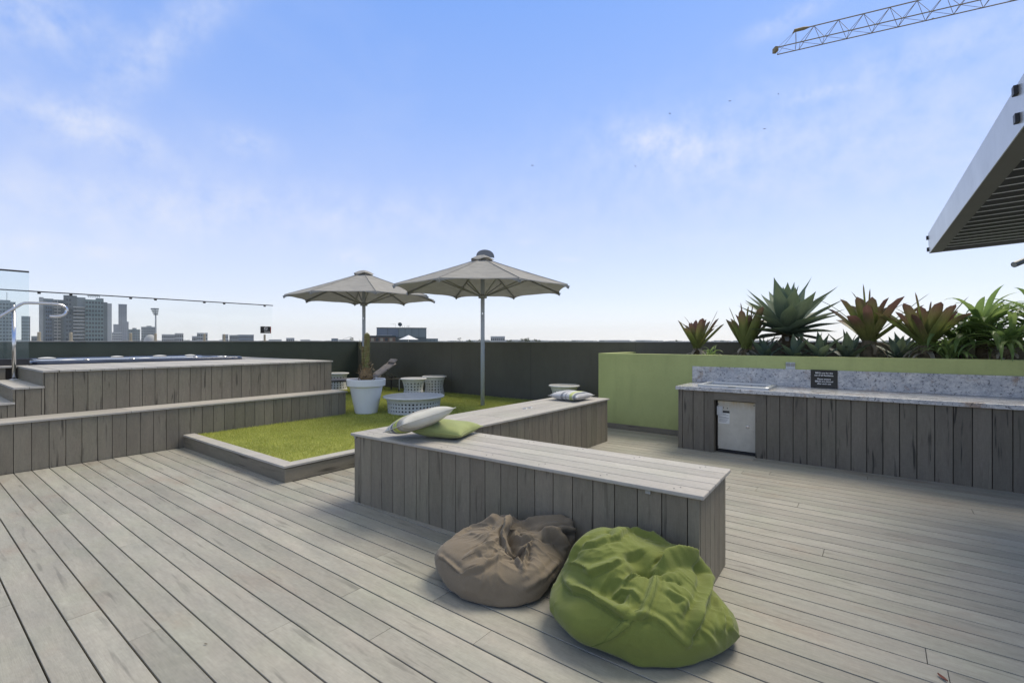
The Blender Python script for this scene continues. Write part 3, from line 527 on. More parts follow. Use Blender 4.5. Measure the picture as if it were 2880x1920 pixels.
# ------------------------------------------------------------------ bean bags
BAGPOS = dict(brown=(-.03, 2.95), green=(.64, 2.45))
BAGS = {
'brown': ([
[96,96,96,96,96,96,96,96,96,96,96,96,96,96,97,97,97,97,97,97,97,97,97,97,97,97,97,97,97,97,97,97,97,97,97,97,97,97,97,97,97,97,97,97,97,97,97,97,97,97,97,97,97,97,97,97,96,96,96,96,96,96,96,96],
[98,98,98,98,98,98,98,98,98,98,99,99,99,99,99,99,99,99,99,99,99,99,99,99,99,99,99,99,99,99,99,99,99,99,99,99,99,99,99,100,100,100,99,100,100,99,99,99,99,99,99,99,99,99,99,99,99,99,99,99,99,99,98,98],
[101,101,102,102,102,102,102,102,102,102,101,101,100,100,100,100,100,101,101,102,102,102,102,101,101,100,99,99,99,99,99,100,100,101,101,101,101,100,100,99,100,100,100,101,101,101,101,100,100,99,99,99,99,100,101,102,102,102,102,102,102,101,101,101],
[103,104,105,105,105,104,103,103,104,105,106,106,105,104,104,105,105,106,105,104,104,103,103,103,105,105,106,105,106,106,106,106,106,106,106,106,105,104,104,104,104,105,105,106,106,106,106,106,106,106,105,105,105,105,106,106,106,106,106,105,104,103,102,102],
[111,111,111,112,112,111,110,109,109,111,111,111,111,110,109,109,109,110,111,111,111,110,110,110,111,111,111,110,108,107,107,109,110,109,107,107,108,110,111,112,111,110,108,107,107,109,111,110,109,108,109,110,111,111,110,107,106,107,110,111,112,112,111,111],
[114,114,117,118,116,114,115,118,119,116,114,114,118,119,118,117,118,119,117,114,114,116,118,118,115,113,115,118,119,118,119,118,118,118,119,118,119,118,114,113,116,119,119,118,118,118,119,119,118,117,118,120,117,116,117,118,119,119,119,116,113,115,118,117],
[127,126,125,126,128,127,128,126,123,125,128,126,123,125,127,122,124,125,125,126,128,128,124,123,128,128,125,123,128,126,124,128,128,124,126,128,124,124,127,129,126,123,124,129,124,123,127,127,124,123,126,128,129,126,127,129,125,122,127,129,128,128,126,126],
[139,138,138,139,138,137,138,136,138,139,134,139,140,138,139,138,137,139,140,140,140,134,138,140,136,137,141,139,138,138,134,139,137,136,138,138,139,141,139,134,142,142,139,137,141,138,136,142,140,139,141,140,136,139,138,136,142,141,142,137,136,141,140,139],
[153,151,151,151,152,150,151,150,153,149,156,151,156,157,155,157,155,156,156,158,152,155,155,157,154,155,155,158,156,156,153,156,153,156,155,156,158,153,156,156,155,154,159,158,154,159,154,156,158,157,159,152,157,154,156,158,157,158,160,154,157,157,155,153],
[166,165,165,165,167,168,164,168,170,168,174,172,177,178,175,180,177,177,181,179,182,177,178,180,177,181,181,179,181,177,182,181,178,181,176,178,180,182,179,181,179,183,183,178,180,180,178,181,181,180,182,178,179,180,177,183,179,184,180,180,177,173,171,170],
[187,187,188,189,189,190,192,194,195,197,200,202,203,205,209,213,211,210,210,212,212,211,209,208,209,209,208,211,210,211,217,216,212,212,215,217,211,213,217,214,218,214,216,219,216,215,222,216,216,221,213,222,220,217,214,220,219,212,210,205,199,194,191,188],
[214,216,218,222,226,229,233,236,244,243,248,248,251,252,255,257,257,259,257,257,256,258,258,258,257,258,257,259,257,256,260,261,265,268,273,275,272,273,274,275,275,270,276,275,272,270,271,270,273,278,279,276,270,274,272,275,268,251,235,226,219,216,214,214],
[253,256,265,274,285,299,307,309,312,312,314,318,315,316,315,314,317,317,317,317,317,322,324,332,334,334,341,340,338,335,331,331,327,324,326,335,346,354,365,354,378,368,373,374,370,373,369,374,367,366,367,355,354,350,342,316,282,271,263,253,247,247,248,251],
[312,323,330,334,331,323,314,310,311,314,318,323,329,335,337,340,341,344,349,357,361,369,376,390,398,413,423,426,425,428,421,418,412,406,401,404,406,406,400,393,387,379,371,364,357,351,348,348,343,347,348,350,355,359,355,345,334,298,298,304,307,299,297,301],
[353,362,366,358,342,329,324,319,319,319,321,324,331,336,341,348,353,357,358,359,362,368,376,387,397,409,419,428,434,440,446,448,443,434,426,418,411,404,395,389,385,379,371,363,356,349,343,338,336,336,339,346,353,359,357,351,344,340,335,331,330,332,338,346],
[372,383,396,378,362,349,336,331,324,322,322,324,331,338,346,351,354,355,355,357,362,370,378,385,393,400,408,417,426,435,443,447,446,438,428,417,406,397,388,381,376,371,365,357,350,341,335,329,326,324,327,336,347,356,357,354,350,346,341,340,342,349,355,363],
[388,410,432,398,376,362,347,337,329,326,325,327,334,341,344,350,353,354,355,360,370,381,387,390,396,400,404,410,414,420,425,430,434,429,420,409,397,384,376,366,361,356,352,344,337,327,320,313,309,305,309,319,331,343,349,351,349,345,345,348,352,357,363,372],
[387,447,451,414,394,368,356,345,335,332,332,332,336,340,343,348,352,361,365,370,367,362,366,371,379,379,378,378,384,386,389,393,398,396,388,382,369,360,349,341,336,331,325,320,311,302,296,289,284,282,284,292,300,308,313,319,320,319,322,325,331,336,344,362],
[396,463,475,450,405,385,370,359,347,346,342,340,335,329,331,340,348,366,373,355,334,332,333,347,347,337,337,341,345,349,345,346,347,347,341,333,326,319,314,305,299,294,291,288,283,274,271,266,264,261,262,267,273,270,269,271,273,274,278,290,297,316,330,346],
[394,428,476,454,427,403,388,373,362,349,335,323,311,310,317,334,350,364,347,329,314,304,317,332,308,300,305,307,301,306,300,294,294,293,295,292,285,283,277,272,268,269,265,261,257,255,250,245,242,240,243,247,243,241,238,240,245,247,253,267,273,294,330,369],
[378,416,410,417,417,397,376,357,338,321,308,303,301,305,323,330,332,326,318,315,299,300,314,306,278,271,276,279,273,275,275,265,260,258,257,257,252,253,249,243,246,245,245,236,229,227,226,224,223,225,229,228,219,219,219,224,231,234,241,253,267,278,289,336],
[308,348,360,361,356,349,337,316,311,297,292,287,275,278,284,287,294,303,295,291,297,308,302,278,260,254,254,260,253,250,259,253,245,239,236,232,232,232,232,228,225,225,225,218,214,212,211,212,214,215,211,205,204,206,209,215,220,225,234,244,261,271,270,277],
[257,266,281,292,296,290,285,280,274,267,265,262,259,255,257,264,272,279,288,296,297,293,280,265,252,245,240,234,229,229,233,237,238,236,232,229,226,224,223,222,220,217,214,210,205,203,203,204,202,198,194,192,194,197,200,203,207,215,223,235,245,253,253,254],
[228,227,225,226,227,224,218,216,216,217,222,233,248,256,258,256,257,264,273,282,285,281,267,246,229,220,219,217,216,216,218,222,226,228,228,226,225,224,222,220,214,206,199,194,191,190,189,188,185,182,180,179,180,182,186,188,192,197,205,214,220,228,230,231],
[210,209,207,204,200,197,194,194,195,199,208,221,235,248,257,261,261,259,260,261,258,254,245,231,219,212,206,206,209,212,216,219,222,225,227,228,226,223,217,210,200,192,185,180,178,177,175,174,173,172,171,171,171,172,174,175,178,182,186,190,196,201,204,208],
[196,198,199,199,199,197,196,196,197,200,206,217,230,242,252,259,259,257,251,244,238,229,220,211,205,198,195,195,197,201,205,210,214,217,216,215,211,204,196,189,182,176,173,171,170,169,168,167,166,166,166,166,166,167,167,168,170,172,173,176,179,183,187,192],
[178,181,184,188,191,195,199,203,208,213,219,225,230,234,236,237,237,235,231,226,220,215,210,205,202,200,200,202,205,207,209,210,209,207,203,198,193,187,182,177,173,171,169,167,167,167,166,166,166,166,166,166,165,165,165,165,165,166,167,168,169,171,173,176],
[167,169,171,174,177,181,187,192,198,204,209,214,219,222,225,226,227,226,225,223,222,220,218,217,216,215,214,213,213,211,208,204,200,196,191,186,181,177,174,172,170,169,168,167,167,167,166,166,166,166,166,165,165,165,164,164,164,164,164,164,164,165,165,166],
[168,170,172,174,176,178,180,183,186,189,192,195,198,200,203,206,208,209,211,212,213,213,213,213,212,210,208,206,203,200,197,193,190,187,184,182,179,177,174,173,171,170,169,168,168,167,167,166,166,166,165,165,165,165,164,164,164,164,164,164,165,165,166,167],
[176,176,176,177,177,178,178,178,179,179,179,180,180,180,180,180,181,181,181,181,181,181,181,181,181,181,180,180,180,180,179,179,179,178,178,177,177,177,176,176,175,175,174,174,174,173,173,173,173,173,173,173,173,173,173,173,173,173,173,174,174,175,175,175]],
[[[[0.053, -0.113, 0.239], [0.071, -0.202, 0.212]], 0.0646, -0.055, 0],
[[[-0.36, 0.049, 0.208], [-0.236, 0.201, 0.222], [-0.099, 0.158, 0.311], [-0.034, 0.299, 0.28]], 0.0251, 0.014, 0],
[[[0.024, 0.242, 0.297], [-0.01, 0.042, 0.316], [-0.035, -0.003, 0.279], [-0.026, -0.073, 0.25], [0.009, -0.146, 0.238]], 0.0183, 0.032, 1],
[[[0.048, 0.111, 0.289], [0.02, 0.009, 0.266], [0.037, -0.099, 0.24], [0.089, -0.177, 0.213]], 0.0216, -0.04, 0],
[[[0.142, 0.046, 0.274], [0.057, 0.063, 0.274], [0.047, -0.015, 0.256], [0.091, -0.057, 0.256], [0.165, -0.04, 0.28]], 0.0127, 0.022, 0],
[[[0.207, -0.025, 0.276], [0.257, -0.002, 0.289], [0.317, -0.033, 0.28], [0.34, -0.024, 0.214], [0.352, -0.049, 0.175]], 0.0235, 0.038, 0],
[[[0.14, -0.083, 0.261], [0.117, -0.116, 0.24], [0.097, -0.188, 0.208], [0.088, -0.264, 0.179]], 0.0112, 0.02, 1],
[[[0.166, -0.061, 0.274], [0.144, -0.094, 0.253], [0.132, -0.161, 0.211], [0.139, -0.225, 0.191]], 0.0113, -0.018, 0],
[[[0.202, -0.071, 0.262], [0.273, -0.058, 0.246], [0.311, -0.05, 0.21]], 0.0125, -0.012, 0],
[[[-0.42, -0.056, 0.162], [-0.333, -0.174, 0.167], [-0.257, -0.256, 0.146]], 0.0103, 0.01, 1],
[[[-0.257, -0.256, 0.146], [-0.193, -0.265, 0.177], [-0.135, -0.261, 0.191], [-0.064, -0.208, 0.217], [-0.001, -0.179, 0.225]], 0.0117, 0.014, -1],
[[[-0.001, -0.179, 0.225], [0.054, -0.187, 0.222], [0.083, -0.228, 0.201], [0.088, -0.264, 0.179]], 0.0135, 0.016, 0],
[[[-0.035, -0.017, 0.267], [-0.09, -0.108, 0.259], [-0.162, -0.141, 0.231], [-0.263, -0.196, 0.192]], 0.0175, 0.012, 0],
[[[-0.044, -0.071, 0.25], [-0.03, -0.135, 0.244], [-0.085, -0.172, 0.226]], 0.0122, -0.01, 0],
[[[0.099, 0.155, 0.272], [0.191, 0.117, 0.305], [0.37, 0.111, 0.323], [0.433, 0.082, 0.305]], 0.0246, 0.022, 0],
[[[0.463, 0.062, 0.268], [0.385, 0.035, 0.281], [0.33, 0.0, 0.311], [0.284, -0.005, 0.295]], 0.0165, 0.022, 0],
[[[0.102, 0.07, 0.267], [0.199, 0.027, 0.287], [0.289, 0.012, 0.308]], 0.0166, -0.03, 0],
[[[0.345, -0.009, 0.281], [0.398, 0.026, 0.239], [0.366, -0.008, 0.201]], 0.0128, -0.02, 0],
[[[-0.277, -0.267, 0.079], [-0.177, -0.317, 0.06], [-0.026, -0.322, 0.027]], 0.0327, 0.008, 0],
[[[0.193, -0.299, 0.126], [0.248, -0.233, 0.16], [0.314, -0.138, 0.166]], 0.0151, 0.01, 0],
[[[0.088, -0.327, 0.095], [0.151, -0.316, 0.121], [0.203, -0.283, 0.152]], 0.0163, 0.008, 0],
[[[0.004, -0.224, 0.204], [0.046, -0.228, 0.201], [0.071, -0.259, 0.181]], 0.0084, -0.01, 0],
[[[-0.186, -0.169, 0.219], [-0.114, -0.207, 0.217], [-0.049, -0.194, 0.218]], 0.0119, -0.008, 0],
[[[-0.08, 0.181, 0.275], [-0.123, -0.052, 0.282], [-0.228, -0.103, 0.23]], 0.0146, -0.008, 0]]),
'green': ([
[97,97,97,97,97,97,97,97,97,97,97,97,97,97,97,97,97,97,97,97,97,97,97,97,97,97,97,97,97,97,97,97,97,97,97,97,97,97,97,97,97,97,97,97,97,97,97,97,97,97,97,97,97,97,97,97,97,97,97,97,97,97,97,97],
[98,98,97,97,97,97,97,97,97,97,97,98,98,98,98,98,98,98,98,97,97,97,97,97,97,97,98,98,98,98,98,98,98,98,97,97,97,97,97,97,97,97,97,97,98,98,98,98,98,98,98,98,98,98,97,97,97,97,97,98,98,98,98,98],
[102,101,101,100,100,99,99,99,100,100,101,101,101,101,101,101,101,101,101,100,100,100,99,99,99,100,100,100,101,101,101,101,101,101,101,100,100,101,101,101,101,101,101,101,101,101,101,101,102,102,101,101,100,100,99,99,99,99,99,100,100,101,101,101],
[103,103,103,104,105,105,106,105,105,104,103,102,102,103,103,103,104,102,102,102,103,103,104,104,104,103,102,102,102,103,103,103,102,102,102,103,104,104,104,104,104,104,103,102,102,102,103,104,104,104,104,103,103,104,105,105,105,105,104,104,105,105,104,103],
[109,109,109,111,110,108,107,107,109,111,110,110,110,110,110,110,109,109,109,109,109,109,108,107,107,108,108,107,108,108,109,109,110,110,110,110,109,108,107,108,110,111,111,110,110,110,110,110,110,110,109,108,109,108,109,110,110,109,108,107,107,109,110,110],
[115,116,117,118,118,118,118,117,116,115,116,117,114,113,115,117,116,112,112,115,114,114,114,115,114,114,116,115,113,112,114,114,112,113,115,113,113,116,117,117,116,113,115,118,116,114,114,117,116,114,114,115,117,118,117,114,113,115,118,118,117,117,117,116],
[127,128,128,124,123,127,125,126,128,126,126,126,125,123,122,125,124,120,123,124,124,124,124,125,124,124,121,123,126,125,125,125,125,125,125,126,126,126,123,125,127,126,126,122,124,126,123,124,126,127,127,128,128,123,122,125,128,126,122,125,127,124,127,128],
[134,139,136,136,139,140,140,140,135,139,140,138,138,136,134,137,136,133,135,136,136,138,137,134,137,139,138,136,133,138,135,139,138,139,137,138,135,136,136,138,139,138,138,140,137,138,140,140,140,138,140,142,134,137,140,141,134,138,141,139,139,136,135,139],
[152,155,153,156,157,158,154,154,157,155,154,157,153,153,150,151,152,149,155,150,153,155,151,155,154,152,156,155,155,152,154,157,154,155,154,152,155,150,155,156,154,156,156,153,156,152,156,156,156,155,158,155,155,157,156,155,157,154,153,158,158,156,153,155],
[177,177,182,178,181,181,180,181,181,175,181,176,178,172,176,175,177,174,176,175,171,175,174,177,176,174,178,177,174,177,182,181,181,180,180,179,175,173,176,178,178,179,179,181,181,176,180,175,179,176,181,181,183,178,183,175,183,178,183,182,181,180,177,178],
[217,218,217,220,218,217,216,219,215,215,214,210,206,208,210,206,208,209,206,202,203,207,202,206,206,208,207,210,209,209,211,211,212,214,211,211,210,210,207,205,206,211,213,215,214,211,212,211,219,214,212,220,215,216,219,216,219,212,218,217,212,211,218,219],
[274,277,274,274,275,268,269,269,265,262,257,255,254,250,249,250,251,250,250,252,253,256,254,253,258,260,256,257,255,259,259,262,265,266,269,268,261,256,250,248,248,255,262,259,267,264,267,268,268,277,284,282,280,273,271,274,274,271,273,277,273,275,277,275],
[371,363,354,348,343,337,334,327,321,315,309,303,298,294,294,293,294,297,300,301,306,309,313,314,323,330,334,337,338,336,329,325,322,326,335,338,337,330,322,306,319,321,328,330,341,358,359,350,349,352,358,365,366,375,369,369,380,372,374,377,376,380,380,381],
[423,405,387,380,368,357,348,341,336,332,328,325,320,317,315,315,316,319,321,323,327,331,336,342,350,362,370,382,401,416,421,415,408,411,403,398,394,390,386,376,363,355,348,345,344,344,345,345,346,349,353,358,364,372,380,392,407,421,434,453,476,491,468,443],
[415,401,396,389,369,358,348,342,339,337,336,334,333,330,327,326,326,328,332,337,346,356,367,375,382,388,394,403,416,430,438,441,443,441,432,422,420,422,416,396,376,361,353,348,348,347,350,350,353,357,361,365,371,379,390,401,415,429,442,456,468,475,466,444],
[416,411,408,394,367,353,346,344,342,339,338,339,340,338,337,336,340,346,347,358,363,369,377,384,394,405,413,420,428,439,447,450,450,449,447,442,437,433,425,409,389,373,362,356,354,354,356,357,359,362,367,372,378,386,397,406,421,434,446,453,455,452,439,426],
[412,413,411,393,368,358,358,352,344,341,342,345,349,351,352,353,357,362,365,371,375,382,387,394,403,414,424,430,431,432,432,433,428,428,430,431,433,427,416,403,389,377,367,361,358,357,357,359,360,362,365,370,377,383,393,401,412,421,428,429,429,426,422,416],
[376,383,388,400,383,382,370,354,345,343,348,353,357,366,369,372,374,375,380,384,392,396,401,403,405,410,416,419,418,411,400,389,384,383,383,390,394,397,393,386,375,366,359,354,352,352,350,351,352,354,355,360,368,374,382,387,393,394,390,387,385,388,389,381],
[372,380,377,400,408,401,384,366,353,350,356,362,368,374,380,385,392,395,398,401,407,411,410,410,411,414,416,415,413,404,392,379,368,362,361,363,368,371,372,366,360,353,348,343,341,339,337,337,337,339,343,347,352,359,365,368,367,362,358,357,357,361,371,377],
[380,388,390,400,422,416,400,381,369,363,364,369,374,380,389,398,405,411,415,419,422,424,423,423,423,423,422,418,410,400,389,379,369,360,354,350,348,348,345,342,341,334,331,328,326,325,324,323,323,325,327,330,335,340,344,344,346,346,345,346,347,347,348,360],
[364,397,409,406,399,401,398,387,376,371,371,374,379,385,393,403,410,414,419,425,431,434,433,431,428,428,426,422,414,402,391,379,370,361,352,344,337,331,326,320,318,316,312,312,309,307,307,308,308,307,309,313,316,318,321,322,323,324,327,335,343,347,348,346],
[379,381,401,408,400,381,368,362,365,372,372,375,386,399,407,413,417,417,417,421,427,431,431,429,428,427,425,420,413,403,391,380,369,357,347,337,328,320,314,308,304,301,299,297,296,295,294,293,293,293,295,295,296,299,302,304,305,307,309,315,324,334,350,370],
[355,368,377,381,380,375,369,362,360,361,362,364,366,374,385,395,401,403,406,410,416,421,424,425,425,422,417,410,402,394,384,374,364,353,342,331,322,314,307,301,297,293,290,287,286,285,284,282,281,281,282,284,286,289,292,296,300,303,307,312,319,326,333,343],
[331,332,333,333,330,325,320,319,322,326,331,334,339,344,353,363,373,382,390,397,403,408,412,415,415,412,406,397,388,380,372,364,355,344,334,325,317,309,302,297,293,288,285,282,279,276,273,272,270,270,271,274,278,280,284,289,295,302,308,314,319,324,327,329],
[309,308,305,303,302,302,305,309,313,316,319,323,326,331,337,345,354,364,372,380,386,390,393,395,395,393,389,382,376,367,359,352,344,335,327,319,312,305,299,294,289,285,281,277,274,271,268,266,265,264,265,266,268,270,273,276,279,283,286,291,296,301,305,308],
[284,287,289,292,295,298,302,305,307,309,310,312,314,316,321,328,336,345,354,361,367,371,374,374,374,372,368,363,359,353,347,341,335,329,322,315,308,302,296,291,286,282,278,274,271,268,265,263,262,261,261,261,262,263,264,265,266,268,270,272,274,277,280,282],
[283,285,288,291,293,295,296,297,298,298,299,300,302,305,309,314,320,327,334,340,345,349,351,352,352,350,347,343,340,336,331,327,322,317,313,308,303,298,293,289,284,280,276,273,270,267,265,263,261,260,260,260,260,261,262,263,264,266,268,269,272,274,277,280],
[285,287,289,290,291,292,293,293,294,294,295,296,298,300,303,307,311,315,319,323,326,329,331,331,331,330,328,326,323,320,316,312,309,305,302,299,295,292,288,285,282,279,276,273,271,268,267,265,264,263,262,262,262,263,264,265,267,269,271,273,276,278,281,283],
[284,286,287,289,290,291,292,294,295,296,297,298,300,301,302,303,304,305,306,306,307,307,307,307,306,305,304,303,302,300,298,296,294,292,290,288,287,285,283,281,279,277,276,274,273,272,270,270,269,268,268,268,268,269,269,270,272,273,274,276,277,279,281,283],
[280,281,281,281,282,282,282,282,282,283,283,283,283,283,283,284,284,284,284,283,283,283,283,283,283,283,282,282,282,282,281,281,281,281,280,280,280,280,279,279,279,279,279,279,279,278,278,278,278,278,278,278,278,278,279,279,279,279,279,279,280,280,280,280]],
[[[[-0.024, 0.017, 0.393], [0.016, -0.062, 0.353], [0.023, -0.133, 0.325]], 0.0812, -0.055, 0],
[[[-0.208, -0.136, 0.294], [-0.112, -0.244, 0.264]], 0.0663, -0.035, 0],
[[[-0.369, 0.062, 0.213], [-0.328, -0.089, 0.228], [-0.24, -0.212, 0.245], [-0.154, -0.275, 0.23], [-0.097, -0.302, 0.222]], 0.024, 0.026, 1],
[[[-0.282, 0.08, 0.366], [-0.202, 0.042, 0.398], [-0.084, 0.077, 0.426], [0.013, 0.255, 0.385]], 0.0269, 0.016, 1],
[[[0.013, 0.255, 0.385], [0.129, 0.237, 0.358], [0.236, 0.139, 0.369]], 0.0328, 0.03, 1],
[[[0.078, -0.072, 0.342], [0.149, -0.013, 0.354], [0.261, 0.021, 0.349], [0.331, 0.051, 0.342]], 0.0272, 0.045, -1],
[[[0.331, 0.051, 0.342], [0.356, 0.027, 0.237], [0.302, -0.127, 0.233], [0.203, -0.296, 0.214], [0.141, -0.349, 0.128]], 0.0243, 0.035, 0],
[[[0.069, -0.08, 0.341], [0.036, -0.171, 0.309], [-0.012, -0.251, 0.271], [-0.052, -0.299, 0.233], [-0.09, -0.306, 0.219]], 0.0151, 0.014, 0],
[[[-0.352, 0.109, 0.259], [-0.253, -0.077, 0.31], [-0.149, -0.087, 0.348], [-0.081, -0.058, 0.372]], 0.0224, 0.018, 1],
[[[-0.104, -0.167, 0.308], [-0.06, -0.133, 0.332], [0.001, -0.111, 0.335], [0.044, -0.116, 0.331]], 0.0157, 0.018, 1],
[[[0.072, -0.196, 0.297], [0.115, -0.233, 0.276], [0.157, -0.254, 0.259], [0.113, -0.291, 0.24]], 0.015, 0.014, 0],
[[[0.084, -0.146, 0.321], [0.147, -0.159, 0.305], [0.179, -0.161, 0.291]], 0.0142, -0.018, 0],
[[[-0.09, -0.306, 0.219], [-0.028, -0.304, 0.23], [0.032, -0.328, 0.207], [0.125, -0.352, 0.118]], 0.0144, 0.012, 0],
[[[0.076, -0.106, 0.332], [0.009, -0.08, 0.347], [-0.056, -0.112, 0.342], [-0.119, -0.158, 0.311]], 0.0187, -0.024, 0],
[[[-0.186, -0.197, 0.269], [-0.127, -0.185, 0.292], [-0.08, -0.209, 0.288], [-0.049, -0.251, 0.268]], 0.0138, 0.012, 1],
[[[0.341, -0.068, 0.219], [0.253, -0.254, 0.22], [0.183, -0.328, 0.17], [0.153, -0.346, 0.115]], 0.019, -0.035, 0],
[[[0.363, -0.073, 0.203], [0.344, -0.199, 0.188], [0.31, -0.282, 0.149]], 0.0126, 0.014, 0],
[[[0.381, -0.187, 0.167], [0.362, -0.25, 0.137], [0.444, -0.168, 0.038]], 0.0111, 0.01, 0],
[[[0.209, -0.316, 0.179], [0.264, -0.311, 0.104], [0.333, -0.26, 0.006]], 0.012, 0.01, 0],
[[[0.259, -0.275, 0.202], [0.282, -0.301, 0.137], [0.375, -0.222, 0.022]], 0.0094, -0.008, 0],
[[[-0.338, 0.09, 0.284], [-0.297, 0.099, 0.359], [-0.223, 0.139, 0.411]], 0.019, 0.014, 0],
[[[-0.448, -0.016, 0.13], [-0.426, -0.064, 0.069], [-0.359, -0.215, 0.073], [-0.292, -0.24, 0.048]], 0.0186, 0.01, 0],
[[[-0.133, 0.173, 0.431], [-0.113, 0.089, 0.428], [-0.142, 0.038, 0.415]], 0.0126, -0.014, 0],
[[[-0.284, -0.089, 0.275], [-0.264, -0.14, 0.264], [-0.209, -0.177, 0.271]], 0.0114, -0.01, 0],
[[[0.239, 0.14, 0.372], [0.193, 0.02, 0.362], [0.13, -0.015, 0.35]], 0.0108, -0.022, 0],
[[[-0.1, -0.305, 0.217], [-0.16, -0.314, 0.169], [-0.222, -0.288, 0.102], [-0.277, -0.247, 0.05]], 0.0133, 0.009, 0]]),
}
def seg_dist(P, L):
    """distance to polyline, signed side, position along"""
    best = np.full(len(P), 9.); side = np.zeros(len(P)); tt = np.zeros(len(P)); n = len(L) - 1
    for i in range(n):
        a, b = L[i], L[i + 1]; d = b - a; l2 = (d * d).sum() + 1e-9; t = np.clip(((P - a) @ d) / l2, 0, 1); q = a + t[:, None] * d; r = P - q; ds = np.sqrt((r * r).sum(1))
        up = np.cross(d / math.sqrt(l2), np.array([0, -.5, .86])); s = r @ up; m = ds < best; best[m] = ds[m]; side[m] = s[m]; tt[m] = (i + t[m]) / n
    return best, side, tt
def bean_bag(key, name, label, mat, seams):
    tab, folds = BAGS[key]; cxy = BAGPOS[key]; NA, NE = 64, 30
    T = np.array(tab, float) / 1000; T = np.vstack([np.full(NA, T[0].mean()), T, np.full(NA, T[-1].mean())]); rows = np.concatenate([[-.5], np.arange(NE), [NE - .5]])
    bm = bmesh.new(); bmesh.ops.create_cube(bm, size=2); bmesh.ops.subdivide_edges(bm, edges=bm.edges[:], cuts=23, use_grid_fill=True)
    for v in bm.verts:
        d = Vector([math.tan(c * math.pi / 4) for c in v.co]).normalized(); e = (math.asin(max(-1, min(1, d.z))) / math.pi + .5) * NE - .5; a = (math.atan2(d.y, d.x) / (2 * math.pi)) % 1 * NA
        k = int(np.clip(np.searchsorted(rows, e, side='right') - 1, 0, NE)); fe = (e - rows[k]) / (rows[k + 1] - rows[k]); a0 = int(a) % NA; fa = a - int(a); a1 = (a0 + 1) % NA
        r = (T[k, a0] * (1 - fa) + T[k, a1] * fa) * (1 - fe) + (T[k + 1, a0] * (1 - fa) + T[k + 1, a1] * fa) * fe
        v.co = (r * d.x, r * d.y, max(.003, .10 + r * d.z))
    me = bpy.data.meshes.new('tmp'); bm.to_mesh(me); bm.free(); o = bpy.data.objects.new('tmp', me); COL.objects.link(o)
    s = o.modifiers.new('s', 'SUBSURF'); s.levels = s.render_levels = 2
    dg = bpy.context.evaluated_depsgraph_get(); m2 = bpy.data.meshes.new_from_object(o.evaluated_get(dg)); bpy.data.objects.remove(o)
    N_ = len(m2.vertices); P = np.empty(N_ * 3); m2.vertices.foreach_get('co', P); P = P.reshape(-1, 3)
    Nr = np.empty(N_ * 3); m2.vertices.foreach_get('normal', Nr); Nr = Nr.reshape(-1, 3)
    D = np.zeros(N_)
    wob = np.array([noise.noise(Vector(p) * 7) for p in P]) * .012
    for L_, w, amp, asym in folds:
        L_ = np.array(L_); d, sdn, t = seg_dist(P, L_); w = w * 1.0
        d2 = np.abs(d + wob * min(1, w / .02))
        ww = np.where(asym * sdn > 0, w * .45, w * 1.25) if asym else w
        prof = np.exp(-(d2 / ww) ** 2) - (.35 * np.exp(-((d2 - 1.9 * ww) / (.8 * ww)) ** 2) if w < .03 else 0)
        if amp < 0 and w < .03: prof = np.exp(-d2 / ww)
        end = np.clip(np.minimum(t, 1 - t) * 6, .25, 1); face = np.clip(Nr[:, 2] * 2.5 + .9, 0, 1)
        D += amp * (1.35 if w < .03 else 1.15) * prof * end * face
    # fine creases of a slack canvas cover, running off the main folds
    fine = np.array([noise.noise(Vector((p[0] * 9, p[1] * 16 + p[0] * 5, p[2] * 9))) for p in P]); fr = 1 - np.abs(fine) * 2
    fine2 = np.array([noise.noise(Vector((p[0] * 24 + p[1] * 9, p[1] * 20, p[2] * 13 + 5))) for p in P])
    rr_ = np.hypot(P[:, 0], P[:, 1]); aa = np.arctan2(P[:, 1], P[:, 0]); gather = np.array([1 - 2.2 * abs(noise.noise(Vector((math.cos(a) * 4.5, math.sin(a) * 4.5, r * 3.0 + z * 2)))) for a, r, z in zip(aa, rr_, P[:, 2])]); gather = np.clip(gather, 0, 1) ** 3 * np.clip(rr_ / .12, 0, 1)
    gate = np.clip(np.array([noise.noise(Vector((p[0] * 4, p[1] * 4, p[2] * 4 + 9))) for p in P]) * 2 + .45, .1, 1)
    D += (.0065 * gate * np.clip(fr, 0, 1) ** 4 + .0015 * fine2 + .006 * gate * gather) * np.clip(Nr[:, 2] + .4, .25, 1)
    D *= np.clip(P[:, 2] / .05, 0, 1)
    Q = P + Nr * D[:, None]; Q[:, 2] = np.maximum(Q[:, 2], .002)
    m2.vertices.foreach_set('co', Q.ravel()); m2.materials.clear(); m2.materials.append(mat); m2.name = name
    m2.polygons.foreach_set('use_smooth', [True] * len(m2.polygons)); m2.update()
    o = bpy.data.objects.new(name, m2); COL.objects.link(o); X, Y = cxy
    o.location = (X * math.cos(YAW) - Y * math.sin(YAW), X * math.sin(YAW) + Y * math.cos(YAW), 0); o.rotation_euler[2] = YAW
    tag(o, label, 'bean bag', 'bean bags leaning on the near tall bench')
    m2.update(); Nn = np.empty(N_ * 3); m2.vertices.foreach_get('normal', Nn); Nn = Nn.reshape(-1, 3)
    sm = MB()   # stitched seams: thin cords lying on the cloth
    for i, off in seams:
        L_ = np.array(folds[i][0]); pts = []
        for k in range(len(L_) - 1):
            for t in np.linspace(0, 1, 14, endpoint=False):
                p = L_[k] * (1 - t) + L_[k + 1] * t; dn = L_[k + 1] - L_[k]; sd_ = np.cross(dn / (np.linalg.norm(dn) + 1e-6), [0, -.5, .86]); p = p + sd_ * off
                j = int(np.argmin(((Q - p) ** 2).sum(1))); pts.append(Q[j] + Nn[j] * .0006)
        pts = np.array(pts)
        for _ in range(2): pts[1:-1] = (pts[:-2] + pts[1:-1] * 2 + pts[2:]) / 4
